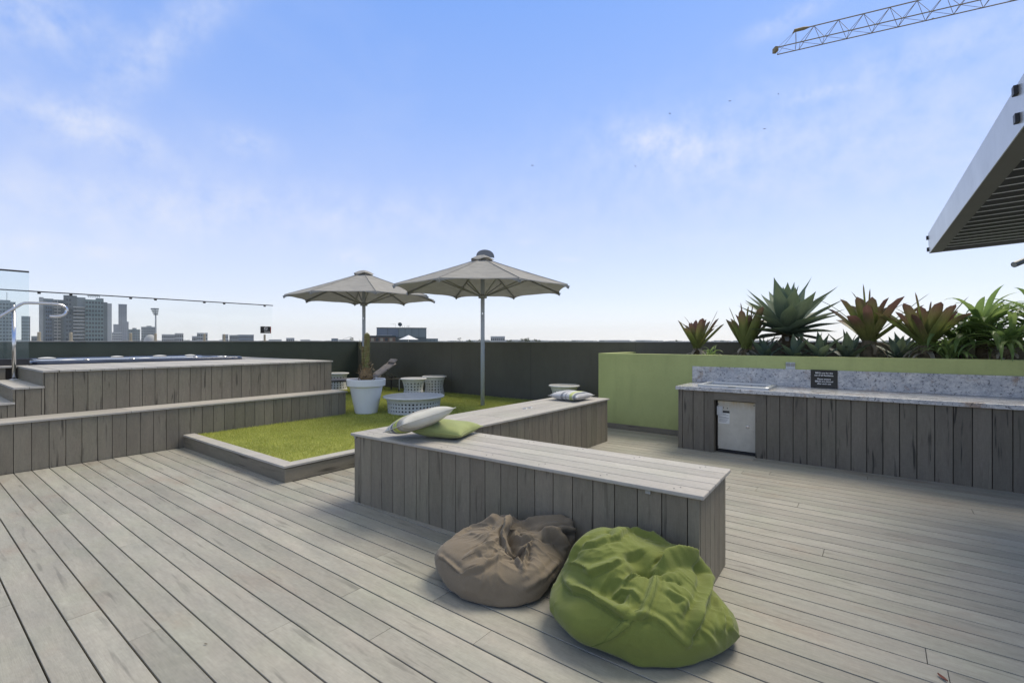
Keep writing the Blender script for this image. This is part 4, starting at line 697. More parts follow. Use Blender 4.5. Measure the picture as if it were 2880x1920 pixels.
        keep = [pts[0]]
        for p in pts[1:]:
            if np.linalg.norm(p - keep[-1]) > .006: keep.append(p)
        if len(keep) > 2: sm.tube(keep, .0011, 5)
    if sm.v: sm.build('seam', SEAM[key], o, smooth=True)
    return o
MT['bag_green'] = fabric('green_bag_canvas', (.158, .188, .043), wr=.6); MT['bag_brown'] = fabric('brown_bag_canvas', (.19, .155, .108), wr=.6)
SEAM = dict(green=plain('green_thread', (.10, .14, .03), .9), brown=plain('brown_thread', (.10, .08, .055), .9))
bean_bag('brown', 'bean_bag', 'slumped brown canvas bean bag with crumpled top', MT['bag_brown'], [(9, 0), (10, 0), (12, 0)])
bean_bag('green', 'bean_bag', 'large sagging green canvas bean bag', MT['bag_green'], [(7, -.008), (7, .009), (2, 0), (12, 0), (25, -.009), (25, .009)])
# ------------------------------------------------------------------ spa, glass, handrail
def rrect(x0, x1, y0, y1, r, z, k=6):
    P = []
    for cx_, cy_, a in ((x1 - r, y1 - r, 0), (x0 + r, y1 - r, 90), (x0 + r, y0 + r, 180), (x1 - r, y0 + r, 270)):
        for j in range(k + 1): g = R(a + 90 * j / k); P.append((cx_ + r * math.cos(g), cy_ + r * math.sin(g), z))
    return P
def loft(b, rings, m=0, close=False):
    o = len(b.v); n = len(rings[0])
    for k, P in enumerate(rings):
        b.v += P
        if k:
            for j in range(n): b.face((o + (k - 1) * n + j, o + (k - 1) * n + (j + 1) % n, o + k * n + (j + 1) % n, o + k * n + j), [(j / n, k)] * 4, 0, m)
    if close: b.face(range(o + (len(rings) - 1) * n, o + len(rings) * n), [(0, 0)] * n, 0, m)
def spa():
    x0, x1, y0, y1 = -12.00, -10.08, 1.32, 4.38
    t = thing('swim_spa', 'blue grey acrylic spa sunk in the high boarded platform', 'spa', (0, 0, 0))
    a = lambda d, z, r: rrect(x0 + d, x1 - d, y0 + d, y1 - d, max(r, .02), z)
    g = G('blue_grey_acrylic', .12, 0, .6); n = g.noise(g.obj(), 3, 3); acr = g.col(g.val((.045, .055, .08), g.rng(n, .3, .7, .8, 1.3)))
    b = MB(); loft(b, [a(.02, 1.05, .2), a(0, 1.10, .2), a(0, 1.135, .2), a(.02, 1.15, .19), a(.07, 1.158, .16), a(.16, 1.15, .12), a(.20, 1.135, .10)]); b.build('rim', acr, t, smooth=True)
    b = MB(); loft(b, [a(.20, 1.135, .10), a(.22, 1.08, .10), a(.27, .85, .1), a(.62, .80, .1), a(.66, .45, .1)], close=True); b.build('basin', plain('pearl_acrylic', (.55, .58, .62), .15, 0, .1), t, smooth=True)
    b = MB(); b.v = [(x, y, 1.04) for x, y, z in a(.235, 0, .1)]; b.face(range(len(b.v)), [(0, 0)] * len(b.v))
    g = G('spa_water', .04, 0, .5); g.b.inputs['Transmission Weight'].default_value = .7; g.b.inputs['IOR'].default_value = 1.33; g.bump(g.noise(g.obj(), 14, 3), .15, .01); b.build('water', g.col((.25, .45, .52)), t)
    wh = plain('white_headrest', (.70, .70, .66), .35)
    for i, (y, w) in enumerate(((1.75, .12), (2.75, .10), (3.45, .12), (4.0, .10))):
        for x, s in ((x1 - .13, 1), (x0 + .13, -1)):
            b = MB(); b.grid(lambda u, v: (x + (v - .5) * .14, y + (u - .5) * w * 2, 1.150 + .020 * math.sin(math.pi * u) ** .6 * math.sin(math.pi * v) ** .6), 12, 8); b.build('headrest', wh, t, smooth=True)
    for y in (1.95, 2.55, 3.5, 4.0):
        b = MB(); b.lathe([(.045, 0), (.04, .018), (.0, .022)], 14, (x1 - .10, y + .02, 1.150)); b.build('control_knob', MT['steel'], t, smooth=True)
spa()
def fence():
    X = -12.66
    t = thing('glass_fence', 'frameless clear glass fence standing on the dark green parapet', 'glass fence', (X, 0, 1.456))
    J = [-.9, .55, 1.973, 3.362, 4.789, 6.165]
    for a, e in zip(J, J[1:]):
        b = MB(); b.box((-.006, a + .006, .055), (.006, e - .006, .93)); b.build('glass_pane', MT['glass'], t)
    for y in (-.6, .3, .8, 1.762, 2.213, 3.164, 3.605, 4.568, 5.0, 5.967):
        b = MB(); b.lathe([(.0, 0), (.045, 0), (.045, .008), (.026, .010), (.026, .165), (.022, .172), (0, .172)], 14, (0, y, 0)); b.build('spigot', MT['spigot'], t, smooth=False)
        b = MB(); b.tube([(0, y - .022, .915), (0, y + .022, .915)], .021, 8); b.build('rail_clip', MT['black'], t)
    b = MB(); b.tube([(0, -2, .937), (0, 6.18, .937)], .011, 8); b.build('top_rail', MT['black'], t)
    t = thing('smoking_notice', 'small black notice with white emblem and red edge fixed on the glass fence', 'sign', (X + .035, 5.98, 1.75))
    b = MB(); b.box((-.006, -.135, -.088), (0, .135, .088)); b.build('notice_board', plain('dark_board', (.018, .02, .018), .4), t)
    b = MB(); b.box((.0005, .122, -.088), (.002, .135, .088)); b.build('red_edge', plain('red_edge', (.5, .05, .03), .5), t)
    b = MB(); n = 24
    for k in range(n):
        a, e = 2 * math.pi * k / n, 2 * math.pi * (k + 1) / n; o = len(b.v)
        for r_, g_ in ((.034, a), (.034, e), (.044, e), (.044, a)): b.v.append((.0015, .0 + r_ * math.cos(g_), .03 + r_ * math.sin(g_)))
        b.face((o, o + 1, o + 2, o + 3), [(0, 0)] * 4)
    for q in (((.0016, -.030, .052), (.0016, -.024, .058), (.0016, .030, .008), (.0016, .024, .002)), ((.0017, -.026, .026), (.0017, .016, .026), (.0017, .016, .034), (.0017, -.026, .034))):
        o = len(b.v); b.v += list(q); b.face((o, o + 1, o + 2, o + 3), [(0, 0)] * 4)
    b.build('emblem', MT['print'], t)
    text('lettering', 'Smoking', .042, MT['print'], t, (.001, .035, -.062), (R(90), 0, R(90)))
    X = -10.16
    t = thing('glass_balustrade', 'tall pale tinted glass screen in a black channel beside the steps', 'glass balustrade', (X, 0, 1.097))
    b = MB(); b.box((-.008, -2.2, .03), (.008, 1.303, 1.385)); b.build('glass_pane', MT['glass2'], t)
    b = MB(); b.box((-.05, -2.2, .001), (.05, 1.307, .096)); b.build('base_channel', MT['black'], t, bevel=.003)
    b = MB(); b.tube([(0, -2.2, 1.397), (0, 1.305, 1.397)], .013, 8); b.build('top_rail', MT['black'], t)
    b = MB(); b.tube([(0, .93, 1.397), (0, .96, 1.397)], .022, 8); b.build('rail_clip', MT['alu'], t)
fence()
def handrail():
    X = -9.74
    t = thing('handrail', 'curved polished steel handrail beside the spa steps', 'handrail', (X, 1.10, .910))
    q = lambda y, z: Vector((0, y - 1.10, z - .910)) * 1.0
    pts = [q(-.35, .84), q(.3, 1.29), q(.97, 1.80), q(1.15, 1.965), q(1.19, 1.995), q(1.24, 2.008), q(1.50, 2.008), q(1.585, 2.00), q(1.635, 1.972), q(1.66, 1.93), q(1.65, 1.875), q(1.605, 1.835), q(1.54, 1.82), q(1.47, 1.82)]
    P = [Vector(p) for p in pts]
    for _ in range(2):
        N_ = [P[0]]
        for a, e in zip(P, P[1:]): N_ += [a * .75 + e * .25, a * .25 + e * .75]
        P = N_ + [P[-1]]
    b = MB(); b.tube(P, .020, 12); b.build('rail', MT['steel'], t, smooth=True)
    b = MB(); b.tube([q(1.10, .912), q(1.10, 1.88)], .0215, 14); b.build('post', MT['steel'], t, smooth=True)
    b = MB(); b.tube([q(1.10, 1.86), q(1.10, 1.97)], .011, 8); b.build('bracket', MT['steel'], t, smooth=True)
    b = MB(); b.lathe([(.0, 0), (.05, 0), (.05, .006), (.027, .012), (.024, .012)], 20, (0, 0, .0)); b.build('base_plate', MT['white'], t)
handrail()
# ------------------------------------------------------------------ pot and its stump
LZ = .165
def pot():
    t = thing('plant_pot', 'large white tapered plant pot with a wide rim on the lawn', 'plant pot', (-7.40, 5.30, LZ - .01))
    b = MB(); b.lathe([(0, .0), (.185, .0), (.195, .01), (.288, .475), (.300, .49), (.325, .492), (.337, .500), (.343, .610), (.338, .618), (.318, .618), (.311, .610), (.303, .50), (.29, .48)], 56)
    b.build('pot_shell', MT['white'], t, smooth=False); o = bpy.data.objects[-1] if 0 else None
    b = MB(); b.grid(lambda u, v: (.298 * v * math.cos(u * 6.2832), .298 * v * math.sin(u * 6.2832), .555 + .012 * noise.noise(Vector((v * 5 * math.cos(u * 6.28), v * 5 * math.sin(u * 6.28), 0)))), 40, 8); b.build('soil', MT['soil'], t, smooth=True)
    t = thing('cut_cactus', 'tall cut brown green cactus like stump with a shaggy base in the white pot', 'plant', (-7.40, 5.30, LZ + .545))
    g = G('stump_skin', .7); o = g.obj(); n = g.noise(g.map(o, (14, 14, 2.2)), 2, 5, .65); c = g.mix(g.rng(n, .42, .62), (.165, .17, .045), (.15, .085, .035)); z = g.N.new('ShaderNodeSeparateXYZ'); g.K.new(o, z.inputs[0]); c = g.mix(g.rng(g.noise(g.map(o, (3, 3, 30)), 1, 3), .5, .62, 0, .6), c, (.30, .27, .12)); g.bump(n, .5, .01); sk = g.col(c)
    b = MB(); xo = lambda a: (math.cos(YAW) * a, math.sin(YAW) * a)
    def column(off, z1, r0, r1, name, lean):
        b = MB(); n = 20; k = 26; dx, dy = xo(off)
        for i in range(k + 1):
            u = i / k; z = .12 + (z1 - .12) * u; rr = (r0 + (r1 - r0) * u) * (1 if u < .94 else max(.15, math.sqrt(max(0, 1 - ((u - .94) / .06) ** 2))))
            for j in range(n):
                a = 2 * math.pi * j / n; q = rr * (1 + .16 * math.cos(5 * a) + .05 * math.sin(u * 60 + j)); b.v.append((dx + lean * u + q * math.cos(a), dy + q * math.sin(a), z))
        for i in range(k):
            for j in range(n): b.face((i * n + j, i * n + (j + 1) % n, (i + 1) * n + (j + 1) % n, (i + 1) * n + j), [(0, 0)] * 4)
        b.face(range(k * n, k * n + n), [(0, 0)] * n); b.build(name, sk, t, smooth=True)
    column(.012, .90, .050, .047, 'trunk', .0); column(-.050, .66, .026, .02, 'side_stem', -.03)
    b = MB(); p = xo(-.10)
    b.tube([(p[0], p[1], .64), (p[0] - .02, p[1], .72), (p[0] - .045, p[1], .78)], [.008, .006, .001], 5); b.tube([(p[0], p[1], .60), (p[0] - .05, p[1] - .02, .67)], [.008, .001], 5); b.build('dry_spike', sk, t)
    rg = random.Random(5); b = MB()
    b.grid(lambda u, v: ((.075 + .040 * math.sin(math.pi * min(1, v * 1.15)) + .012 * noise.noise(Vector((math.cos(u * 6.28) * 4, math.sin(u * 6.28) * 4, v * 6)))) * math.cos(u * 6.2832), (.075 + .040 * math.sin(math.pi * min(1, v * 1.15)) + .012 * noise.noise(Vector((math.cos(u * 6.28) * 4, math.sin(u * 6.28) * 4, v * 6)))) * math.sin(u * 6.2832), v * .27), 30, 14)
    hb = plain('dry_husk', (.27, .18, .085), .85, 0, .45, 18, 1.); b.build('root_ball', hb, t, smooth=True)
    b = MB()
    for k in range(120):
        a = rg.random() * 6.283; z = .02 + .34 * rg.random(); r0 = .125 - .06 * max(0, (z - .16) / .2); s = rg.uniform(.5, 1.2)
        p = Vector((r0 * math.cos(a), r0 * math.sin(a), z)); d = Vector((math.cos(a), math.sin(a), rg.uniform(.3, 1.4))).normalized() * 0.038 * s; w = Vector((-math.sin(a), math.cos(a), rg.uniform(-.3, .3))) * .017 * s
        o = len(b.v); b.v += [tuple(p - w), tuple(p + w), tuple(p + d + w * .5 + Vector((0, 0, .004))), tuple(p + d * 1.5 + Vector((0, 0, -.014)))]; b.face((o, o + 1, o + 2, o + 3), [(0, 0)] * 4, rg.random())
    g = G('husk_scales', .85); b.build('leaf_scar', g.col(g.mix(g.rnd(), (.12, .07, .035), (.46, .36, .22))), t)
pot()
# ------------------------------------------------------------------ garden umbrellas
def fabric_t(name, c, tr=.3):
    g = G(name, .85, 0, .15); n = g.noise(g.map(g.obj(), (2, 2, 9)), 2, 5, .6); cc = g.val(c, g.rng(n, .3, .7, .88, 1.1)); g.bump(g.noise(g.map(g.obj(), (1.5, 1.5, 8)), 2.4, 4, .55), .5, .03); g.col(cc)
    t = g.N.new('ShaderNodeBsdfTranslucent'); g.K.new(cc, t.inputs[0]); mx = g.N.new('ShaderNodeMixShader'); mx.inputs[0].default_value = tr; g.K.new(g.b.outputs[0], mx.inputs[1]); g.K.new(t.outputs[0], mx.inputs[2]); g.K.new(mx.outputs[0], g.N['Material Output'].inputs[0]); return g.m
MT['canopy'] = fabric_t('taupe_canopy_fabric', (.36, .35, .32), .12); MT['uframe'] = plain('umbrella_aluminium', (.30, .30, .29), .5, .3)
def umbrella(label, loc, rz, blown):
    t = thing('garden_umbrella', label, 'umbrella', loc, rz, 'taupe garden umbrellas on the lawn')
    R_ = 1.77; zr, za = 2.36, 2.98; n = 8
    def P(k, s, z=0):
        a = R(22.5 + 45 * k); return Vector((R_ * s * math.cos(a), R_ * s * math.sin(a), za + (zr - za) * (s ** .93) + z))
    b = MB(); m = 12
    for k in range(n):
        def f(u, v):
            s = .075 + .925 * u; p = P(k, s).lerp(P(k + 1, s), v); sag = .05 * s * math.sin(math.pi * v) * math.sin(math.pi * u * .9)
            inw = 1 - .025 * math.sin(math.pi * v) * u ** 3; return (p.x * inw, p.y * inw, p.z - sag + .004 * noise.noise(Vector((u * 14, v * 5, k))))
        b.grid(f, 16, m)
    b.build('canopy', MT['canopy'], t, smooth=False)
    o = t.children[-1] if t.children else None
    b = MB()
    for k in range(n): b.tube([P(k, s, .006) for s in (.08, .3, .6, 1.0)], .006, 5)
    b.build('canopy_seam', MT['canopy'], t)
    b = MB()   # short hem hanging at the edge
    for k in range(n):
        b.grid(lambda u, v: tuple(Vector(((P(k, 1).lerp(P(k + 1, 1), u)).x * (1 - .025 * math.sin(math.pi * u)), (P(k, 1).lerp(P(k + 1, 1), u)).y * (1 - .025 * math.sin(math.pi * u)), P(k, 1).z - v * (.012 + .055 * abs(2 * u - 1) ** 6)))), 12, 1)
    b.build('hem', MT['canopy'], t)
    for k in range(n):
        b = MB(); a, e = P(k, .06, -.03), P(k, 1.015, -.028); d = (e - a).normalized(); up = Vector((0, 0, 1)); sd_ = d.cross(up).normalized(); up = sd_.cross(d)
        M = Matrix(((d.x, sd_.x, up.x, a.x), (d.y, sd_.y, up.y, a.y), (d.z, sd_.z, up.z, a.z), (0, 0, 0, 1)))
        b.box((0, -.011, -.02), ((e - a).length, .011, .015), M); b.box(((e - a).length - .035, -.016, -.045), ((e - a).length + .004, .016, .014), M); rib = b.build('rib', MT['uframe'], t)
        b = MB(); g_ = R(22.5 + 45 * k); b.tube([(.06 * math.cos(g_), .06 * math.sin(g_), 2.20), tuple(P(k, .56, -.05))], .0135, 5); b.build('strut', MT['uframe'], rib)
    b = MB(); b.tube([(0, 0, -.02), (0, 0, za + .02)], .041, 20); b.build('pole', MT['pole'], t, smooth=True)
    b = MB(); b.lathe([(.042, 2.155), (.085, 2.16), (.088, 2.20), (.07, 2.235), (.042, 2.24)], 16); b.lathe([(.042, za - .10), (.075, za - .09), (.075, za - .04), (.042, za - .03)], 16); b.build('hub', MT['uframe'], t)
    b = MB(); b.tube([(-.04, 0, 1.33), (-.10, 0, 1.30), (-.135, 0, 1.26)], .009, 6); b.box((-.062, -.02, 1.30), (-.038, .02, 1.37)); b.box((.03, -.012, 1.83), (.05, .012, 1.87)); b.build('crank_handle', MT['steel'], t)
    b = MB()
    for k in range(n):
        g0, g1 = R(22.5 + 45 * k), R(67.5 + 45 * k)
        def f(u, v):
            a = g0 + (g1 - g0) * v; r = .235 * u; x, y = r * math.cos(a), r * math.sin(a); z = za + .055 - .10 * u ** 1.6 + .02 * math.sin(4 * a) * u
            return (x, y, z)
        b.grid(f, 5, 4)
    b.build('vent_cap', MT['canopy'], t)
    if blown:   # dark mesh flap turned up by the wind
        b = MB(); b.grid(lambda u, v: (.05 + .185 * u * math.cos(math.pi * v), .06 + .05 * math.sin(math.pi * v) * u, za + .035 + .165 * u * math.sin(math.pi * v) ** .8 - .03 * (1 - v) * u), 6, 16)
        b.build('vent_flap', plain('dark_vent_mesh', (.17, .18, .19), .7), t, smooth=True).rotation_euler[2] = YAW - rz
    return t
umbrella('near garden umbrella with its vent flap blown up, standing alone on the lawn', (-6.395, 7.357, LZ), YAW + R(-90) + R(1.5), True)
umbrella('far garden umbrella with a flat cap, its pole behind the white pot', (-10.08, 7.15, LZ), YAW + R(-90) + R(2.5), False)
# ------------------------------------------------------------------ pierced round tables
def pierced(prof, ncol, zs, rad, hole=.5):
    """shell with round holes; prof(z)->radius"""
    b = MB(); nr = len(zs) - 1
    for i in range(nr):
        z0, z1 = zs[i], zs[i + 1]; zc = (z0 + z1) / 2; hh = (z1 - z0) / 2
        for j in range(ncol):
            ac = 2 * math.pi * (j + (.5 * (i % 2)) * 0) / ncol; ha = math.pi / ncol; o = len(b.v); S = []
            def pt(x, y): z = zc + y * hh; r = prof(z); a = ac + x * ha; return (r * math.cos(a), r * math.sin(a), z)
            hs = hole * (.9 + .2 * random.random()); hx = min(hs * hh / (prof(zc) * ha), .86) if hh < prof(zc) * ha else hs; hy = min(hs * prof(zc) * ha / hh, .8) if hh > prof(zc) * ha else hs
            for k in range(8):
                g_ = R(45 * k); x, y = (1 if math.cos(g_) > .3 else -1 if math.cos(g_) < -.3 else 0), (1 if math.sin(g_) > .3 else -1 if math.sin(g_) < -.3 else 0); b.v.append(pt(x, y))
            for k in range(8): g_ = R(45 * k); b.v.append(pt(hx * math.cos(g_), hy * math.sin(g_)))
            for k in range(8): b.face((o + k, o + (k + 1) % 8, o + 8 + (k + 1) % 8, o + 8 + k), [(0, 0)] * 4)
    return b
MT['hole_shade'] = plain('painted_hole_shade', (.045, .038, .025), .9)
def table(name, label, cat, loc, r_top, r_neck, r_base, h, ncol, rows, group):
    t = thing(name, label, cat, loc, random.random(), group)
    def prof(z):
        u = z / h; return r_neck + (r_base - r_neck) * max(0, (.45 - u) / .45) ** 1.6 + (r_top * .93 - r_neck) * max(0, (u - .45) / .55) ** 1.6
    ht = h - .035; zs = [.03 + (ht - .05 - .03) * i / rows for i in range(rows + 1)]
    b = pierced(prof, ncol, zs, 0, .60)
    o = b.build('pierced_base', MT['tile'], t); m = o.modifiers.new('s', 'SOLIDIFY'); m.thickness = .012; m.offset = -1
    b = MB(); b.lathe([(prof(z) - .03, z) for z in np.linspace(.005, ht - .01, 10)], 40); b.build('hole_shade', MT['hole_shade'], t, smooth=True)  # dark sleeve added inside so the pierced holes look shaded
    b = MB(); b.lathe([(prof(0) - .018, 0), (prof(0) + .004, 0), (prof(.03) + .002, .03), (prof(.03) - .018, .03)], 48); b.lathe([(prof(ht - .05) - .018, ht - .05), (prof(ht - .05) + .002, ht - .05), (prof(ht), ht), (prof(ht) - .02, ht)], 48); b.build('band', MT['tile'], t, smooth=False)
    b = MB(); b.lathe([(0, ht + .002), (r_top - .02, ht + .002), (r_top, ht + .010), (r_top + .004, ht + .02), (r_top, ht + .032), (r_top - .02, ht + .038), (r_top - .03, ht + .034)], 56); b.build('rim', MT['tile'], t, smooth=True)
    b = MB(); b.lathe([(r_top - .028, ht + .034), (r_top * .5, ht + .035), (0, ht + .035)], 56); b.build('top_disc', MT['tabletop'], t)
    return t
GRP = 'pale pierced round tables on the lawn'
table('coffee_table', 'wide low pierced round table beside the white pot', 'coffee table', (-6.83, 5.93, LZ - .01), .555, .475, .465, .30, 46, 3, GRP)
s0 = table('side_stool', 'pierced stool in front of its taller looking twin by the back wall', 'side table', (-8.60, 7.45, LZ - .01), .30, .215, .255, .445, 18, 5, GRP)
dup(s0, (-8.72, 8.22, LZ - .01), .4, 'pierced stool closest to the back wall, just right of its twin')
dup(s0, (-11.66, 7.43, LZ - .01), 1.2, 'pierced stool half hidden behind the lounger seat and the boarded platform')
dup(s0, (-4.90, 8.06, LZ - .01), 2.0, 'lone pierced stool showing behind the far tall bench')
# ------------------------------------------------------------------ sun lounger
def lounger():
    a = Vector((.36, .933, 0)).normalized(); ang = math.atan2(a.y, a.x)
    t = thing('sun_lounger', 'taupe sling sun lounger with its back raised, by the dark wall', 'sun lounger', (-10.42, 7.62, LZ - .01), ang)
    w = .33; sl = fabric_t('taupe_sling', (.37, .33, .29), .12); dk = plain('bronze_frame', (.055, .05, .045), .5, .3)
    def sheet(P, w, th, name, mat):
        b = MB(); n = len(P)
        b.grid(lambda u, v: (lambda p: (p[0], (v - .5) * 2 * w, p[1] - .012 * math.sin(math.pi * v)))(P[min(int(round(u * (n - 1))), n - 1)]), n - 1, 6)
        o = b.build(name, mat, t, smooth=True); m = o.modifiers.new('s', 'SOLIDIFY'); m.thickness = th; return o
    sheet([(-1.35, .33), (-1.3, .36), (-1.0, .365), (-.7, .36), (-.35, .35), (-.1, .335), (0, .345), (.06, .375), (.14, .45)], w, .035, 'seat', sl)
    sheet([(.04, .385), (.12, .45), (.28, .56), (.44, .68), (.53, .735)], w, .03, 'backrest', sl)
    b = MB(); o = Vector((.52, 0, .745)); d = Vector((.70, 0, .71)).normalized()
    M = Matrix(((d.x, 0, -d.z, o.x), (0, 1, 0, 0), (d.z, 0, d.x, o.z), (0, 0, 0, 1)))
    b.box((0, -.27, -.012), (.028, .27, .012), M); b.box((.028, -.27, -.012), (.062, -.035, .012), M); b.box((.028, .035, -.012), (.062, .27, .012), M); b.box((.062, -.27, -.012), (.115, .27, .012), M); b.build('headboard', sl, t)
    b = MB()
    for s in (-1, 1):
        b.tube([(-1.37, s * w, .33), (.75, s * w, .33)], .016, 6); b.tube([(0, s * (w - .02), .34), (.50, s * (w - .02), .71)], .014, 6)
    b.tube([(.30, -w, .58), (.52, -w, .33)], .009, 5); b.tube([(.30, w, .58), (.52, w, .33)], .009, 5); b.build('frame', dk, t)
    for x in (-1.1, .62):
        for s in (-1, 1): b = MB(); b.tube([(x, s * (w - .01), .33), (x, s * (w - .01), 0)], .018, 6); b.build('leg', dk, t)
    b = MB(); b.tube([(.62, -w - .03, .16), (.62, -w + .09, .16)], .010, 6); b.tube([(.62, -w - .02, .05), (.62, -w - .02, .33)], .014, 6); b.build('wheel_bracket', MT['alu'], t)
lounger()
# ------------------------------------------------------------------ planter plants
def leafmat(name, c0, c1, tip=None, tipf=.5, tr=.25, rough=.45):
    g = G(name, rough, 0, .4); s = g.N.new('ShaderNodeSeparateXYZ'); g.K.new(g.uv(), s.inputs[0]); c = g.mix(g.rnd(), c0, c1)
    if tip: c = g.mix(g.rng(g.math('ADD', s.outputs[0], g.rng(g.rnd(), 0, 1, -.18, .18)), 1 - tipf - .15, 1 - tipf + .25, 0, 1), c, tip)
    n = g.noise(g.map(g.uv(), (3, 9, 1)), 2.2, 4, .6); c = g.val(c, g.rng(n, .3, .7, .80, 1.2)); c = g.mix(g.rng(g.math('ABSOLUTE', g.math('SUBTRACT', s.outputs[1], .5)), .44, .5, 0, .5), c, g.val(c, g.math('ADD', 1.7, 0.))); g.col(c)
    t = g.N.new('ShaderNodeBsdfTranslucent'); g.K.new(c, t.inputs[0]); mx = g.N.new('ShaderNodeMixShader'); mx.inputs[0].default_value = tr; g.K.new(g.b.outputs[0], mx.inputs[1]); g.K.new(t.outputs[0], mx.inputs[2]); g.K.new(mx.outputs[0], g.N['Material Output'].inputs[0]); return g.m
MT['agave'] = leafmat('agave_leaf', (.11, .16, .12), (.19, .235, .145), (.16, .21, .115), .3, .2)
MT['brom'] = leafmat('bromeliad_leaf', (.15, .19, .05), (.20, .20, .07), (.16, .09, .07), .34, .3)
MT['strap'] = leafmat('strap_leaf', (.14, .23, .07), (.33, .44, .15), None, 0, .45)
MT['dry'] = leafmat('dry_leaf', (.26, .22, .15), (.40, .37, .30), None, 0, .2, .8)
MT['stalk'] = plain('plant_stalk', (.13, .10, .055), .85, 0, .4, 14, 1.)
def leaf(b, base, az, el, L_, w, curl, kind, rg, twist=0.):
    """az heading, el start elevation, curl = elevation lost (+) or gained (-) along the leaf"""
    nu, nv = 12, 4; r = rg.random(); p = Vector(base); o = len(b.v); e = el; st = L_ / nu; cen = []
    for i in range(nu + 1):
        cen.append((p.copy(), e)); d = Vector((math.cos(az) * math.cos(e), math.sin(az) * math.cos(e), math.sin(e))); p = p + d * st
        u = i / nu; e -= curl / nu * (.4 + 1.2 * u if kind != 'agave' else (.2 + 1.0 * u if u < .7 else -1.0)); az += twist / nu
    for i, (p, e) in enumerate(cen):
        u = i / nu
        if kind == 'agave': ww = w * (.62 + .38 * math.sin(math.pi * min(1, u * 1.05))) * (1 if u < .6 else max(0., 1 - ((u - .6) / .4) ** 1.35))
        elif kind == 'brom': ww = w * (1.15 - .25 * u) * (1 if u < .82 else max(.0, 1 - ((u - .82) / .18) ** 2) ** .6 * .9 + .02)
        elif kind == 'dry': ww = w * (1 - .5 * u)
        else: ww = w * min(1, .5 + u * 2) * (1 if u < .6 else max(0.0, 1 - ((u - .6) / .4) ** 1.7))
        d = Vector((math.cos(az) * math.cos(e), math.sin(az) * math.cos(e), math.sin(e))); sdv = Vector((-math.sin(az), math.cos(az), 0)); up = sdv.cross(d) * -1
        up = d.cross(sdv) * -1 if d.cross(sdv).z < 0 else d.cross(sdv)
        ch = {'agave': .35, 'brom': .55, 'strap': .35, 'dry': .2}[kind]
        for j in range(nv + 1):
            v = j / nv * 2 - 1; q = p + sdv * (ww * v) + up * (abs(v) ** 1.6 * ww * ch); b.v.append(tuple(q))
    for i in range(nu):
        for j in range(nv):
            b.face((o + i * 5 + j, o + (i + 1) * 5 + j, o + (i + 1) * 5 + j + 1, o + i * 5 + j + 1), [(i / nu, j / nv), ((i + 1) / nu, j / nv), ((i + 1) / nu, (j + 1) / nv), (i / nu, (j + 1) / nv)], r)
def plant(label, px, y, kind, scale, seed, z=1.17, stalk=.0, name=None, thick=.05, n=None, spread=None, lean=(0, 0)):
    rg = random.Random(seed); d = Vector(((px - 1440) / F, 1, 0)); dx, dy = d.x * math.cos(YAW) - math.sin(YAW), d.x * math.sin(YAW) + math.cos(YAW); x = dx / dy * y
    nm = name or {'agave': 'agave_plant', 'brom': 'bromeliad_plant', 'strap': 'strap_leaf_plant'}[kind]
    t = thing(nm, label, 'plant', (x, y, z), 0, 'succulents and bromeliads in the green planter'); b = MB()
    top = stalk
    if kind == 'agave':
        n = int((n or 46) * .72)
        for k in range(n):
            q = k / n; az = k * 2.399 + rg.uniform(-.15, .15); el = R(88 - 95 * q ** .85 + rg.uniform(-7, 7)); L_ = scale * (.62 + .38 * math.sin(math.pi * min(.98, q * .9 + .18))) * rg.uniform(.88, 1.1)
            leaf(b, (lean[0] + .05 * scale * math.cos(az) * (q + .2), lean[1] + .05 * scale * math.sin(az) * (q + .2), top - .05 * q * scale), az, el, L_, 0.124 * scale * rg.uniform(.85, 1.1), R(rg.uniform(5, 34)), 'agave', rg, rg.uniform(-.15, .15))
    elif kind == 'brom':
        n = n or 26
        for k in range(n):
            q = k / n; az = k * 2.399 + rg.uniform(-.25, .25); el = R(86 - (spread or 50) * .82 * q ** 1.1 + rg.uniform(-6, 6)); L_ = scale * (.72 + .3 * q) * rg.uniform(.8, 1.1)
            leaf(b, (.035 * math.cos(az), .035 * math.sin(az), top), az, el, L_, .088 * scale * rg.uniform(.8, 1.15), R(rg.uniform(-8, 22)), 'brom', rg, rg.uniform(-.2, .2))
            if rg.random() < .3: leaf(b, (.035 * math.cos(az), .035 * math.sin(az), top + .1 * scale), az + .3, el + .05, L_ * rg.uniform(1.1, 1.25), .012, R(rg.uniform(-10, 60)), 'brom', rg)
    else:
        n = n or 60
        for k in range(n):
            az = k * 2.399 + rg.uniform(-.3, .3); el = R(rg.uniform(25, 86)); L_ = scale * rg.uniform(.75, 1.2)
            leaf(b, (rg.uniform(-.06, .06), rg.uniform(-.06, .06), top), az, el, L_, .046 * scale * rg.uniform(.8, 1.3), R(rg.uniform(70, 150)), 'strap', rg, rg.uniform(-.4, .4))
    b.build('leaves', MT[kind], t, smooth=True)
    b = MB(); b.tube([(0, 0, -.06), (rg.uniform(-.02, .02), 0, top * .5), (lean[0], lean[1], top + .03)], [thick * 1.3, thick * 1.1, thick], 10); b.build('stalk', MT['stalk'], t, smooth=True)
    if kind != 'agave' or stalk > .1:
        b = MB()
        for k in range(11 if kind == 'brom' else 14):
            az = rg.uniform(0, 6.283); leaf(b, (0, 0, top + rg.uniform(-.12, .02)), az, R(rg.uniform(-25, 25)), scale * rg.uniform(.25, .5), .045 * scale * rg.uniform(.6, 1.3), R(rg.uniform(30, 120)), 'dry', rg, rg.uniform(-.4, .4))
        b.build('dead_leaf', MT['dry'], t, smooth=True)
    return t
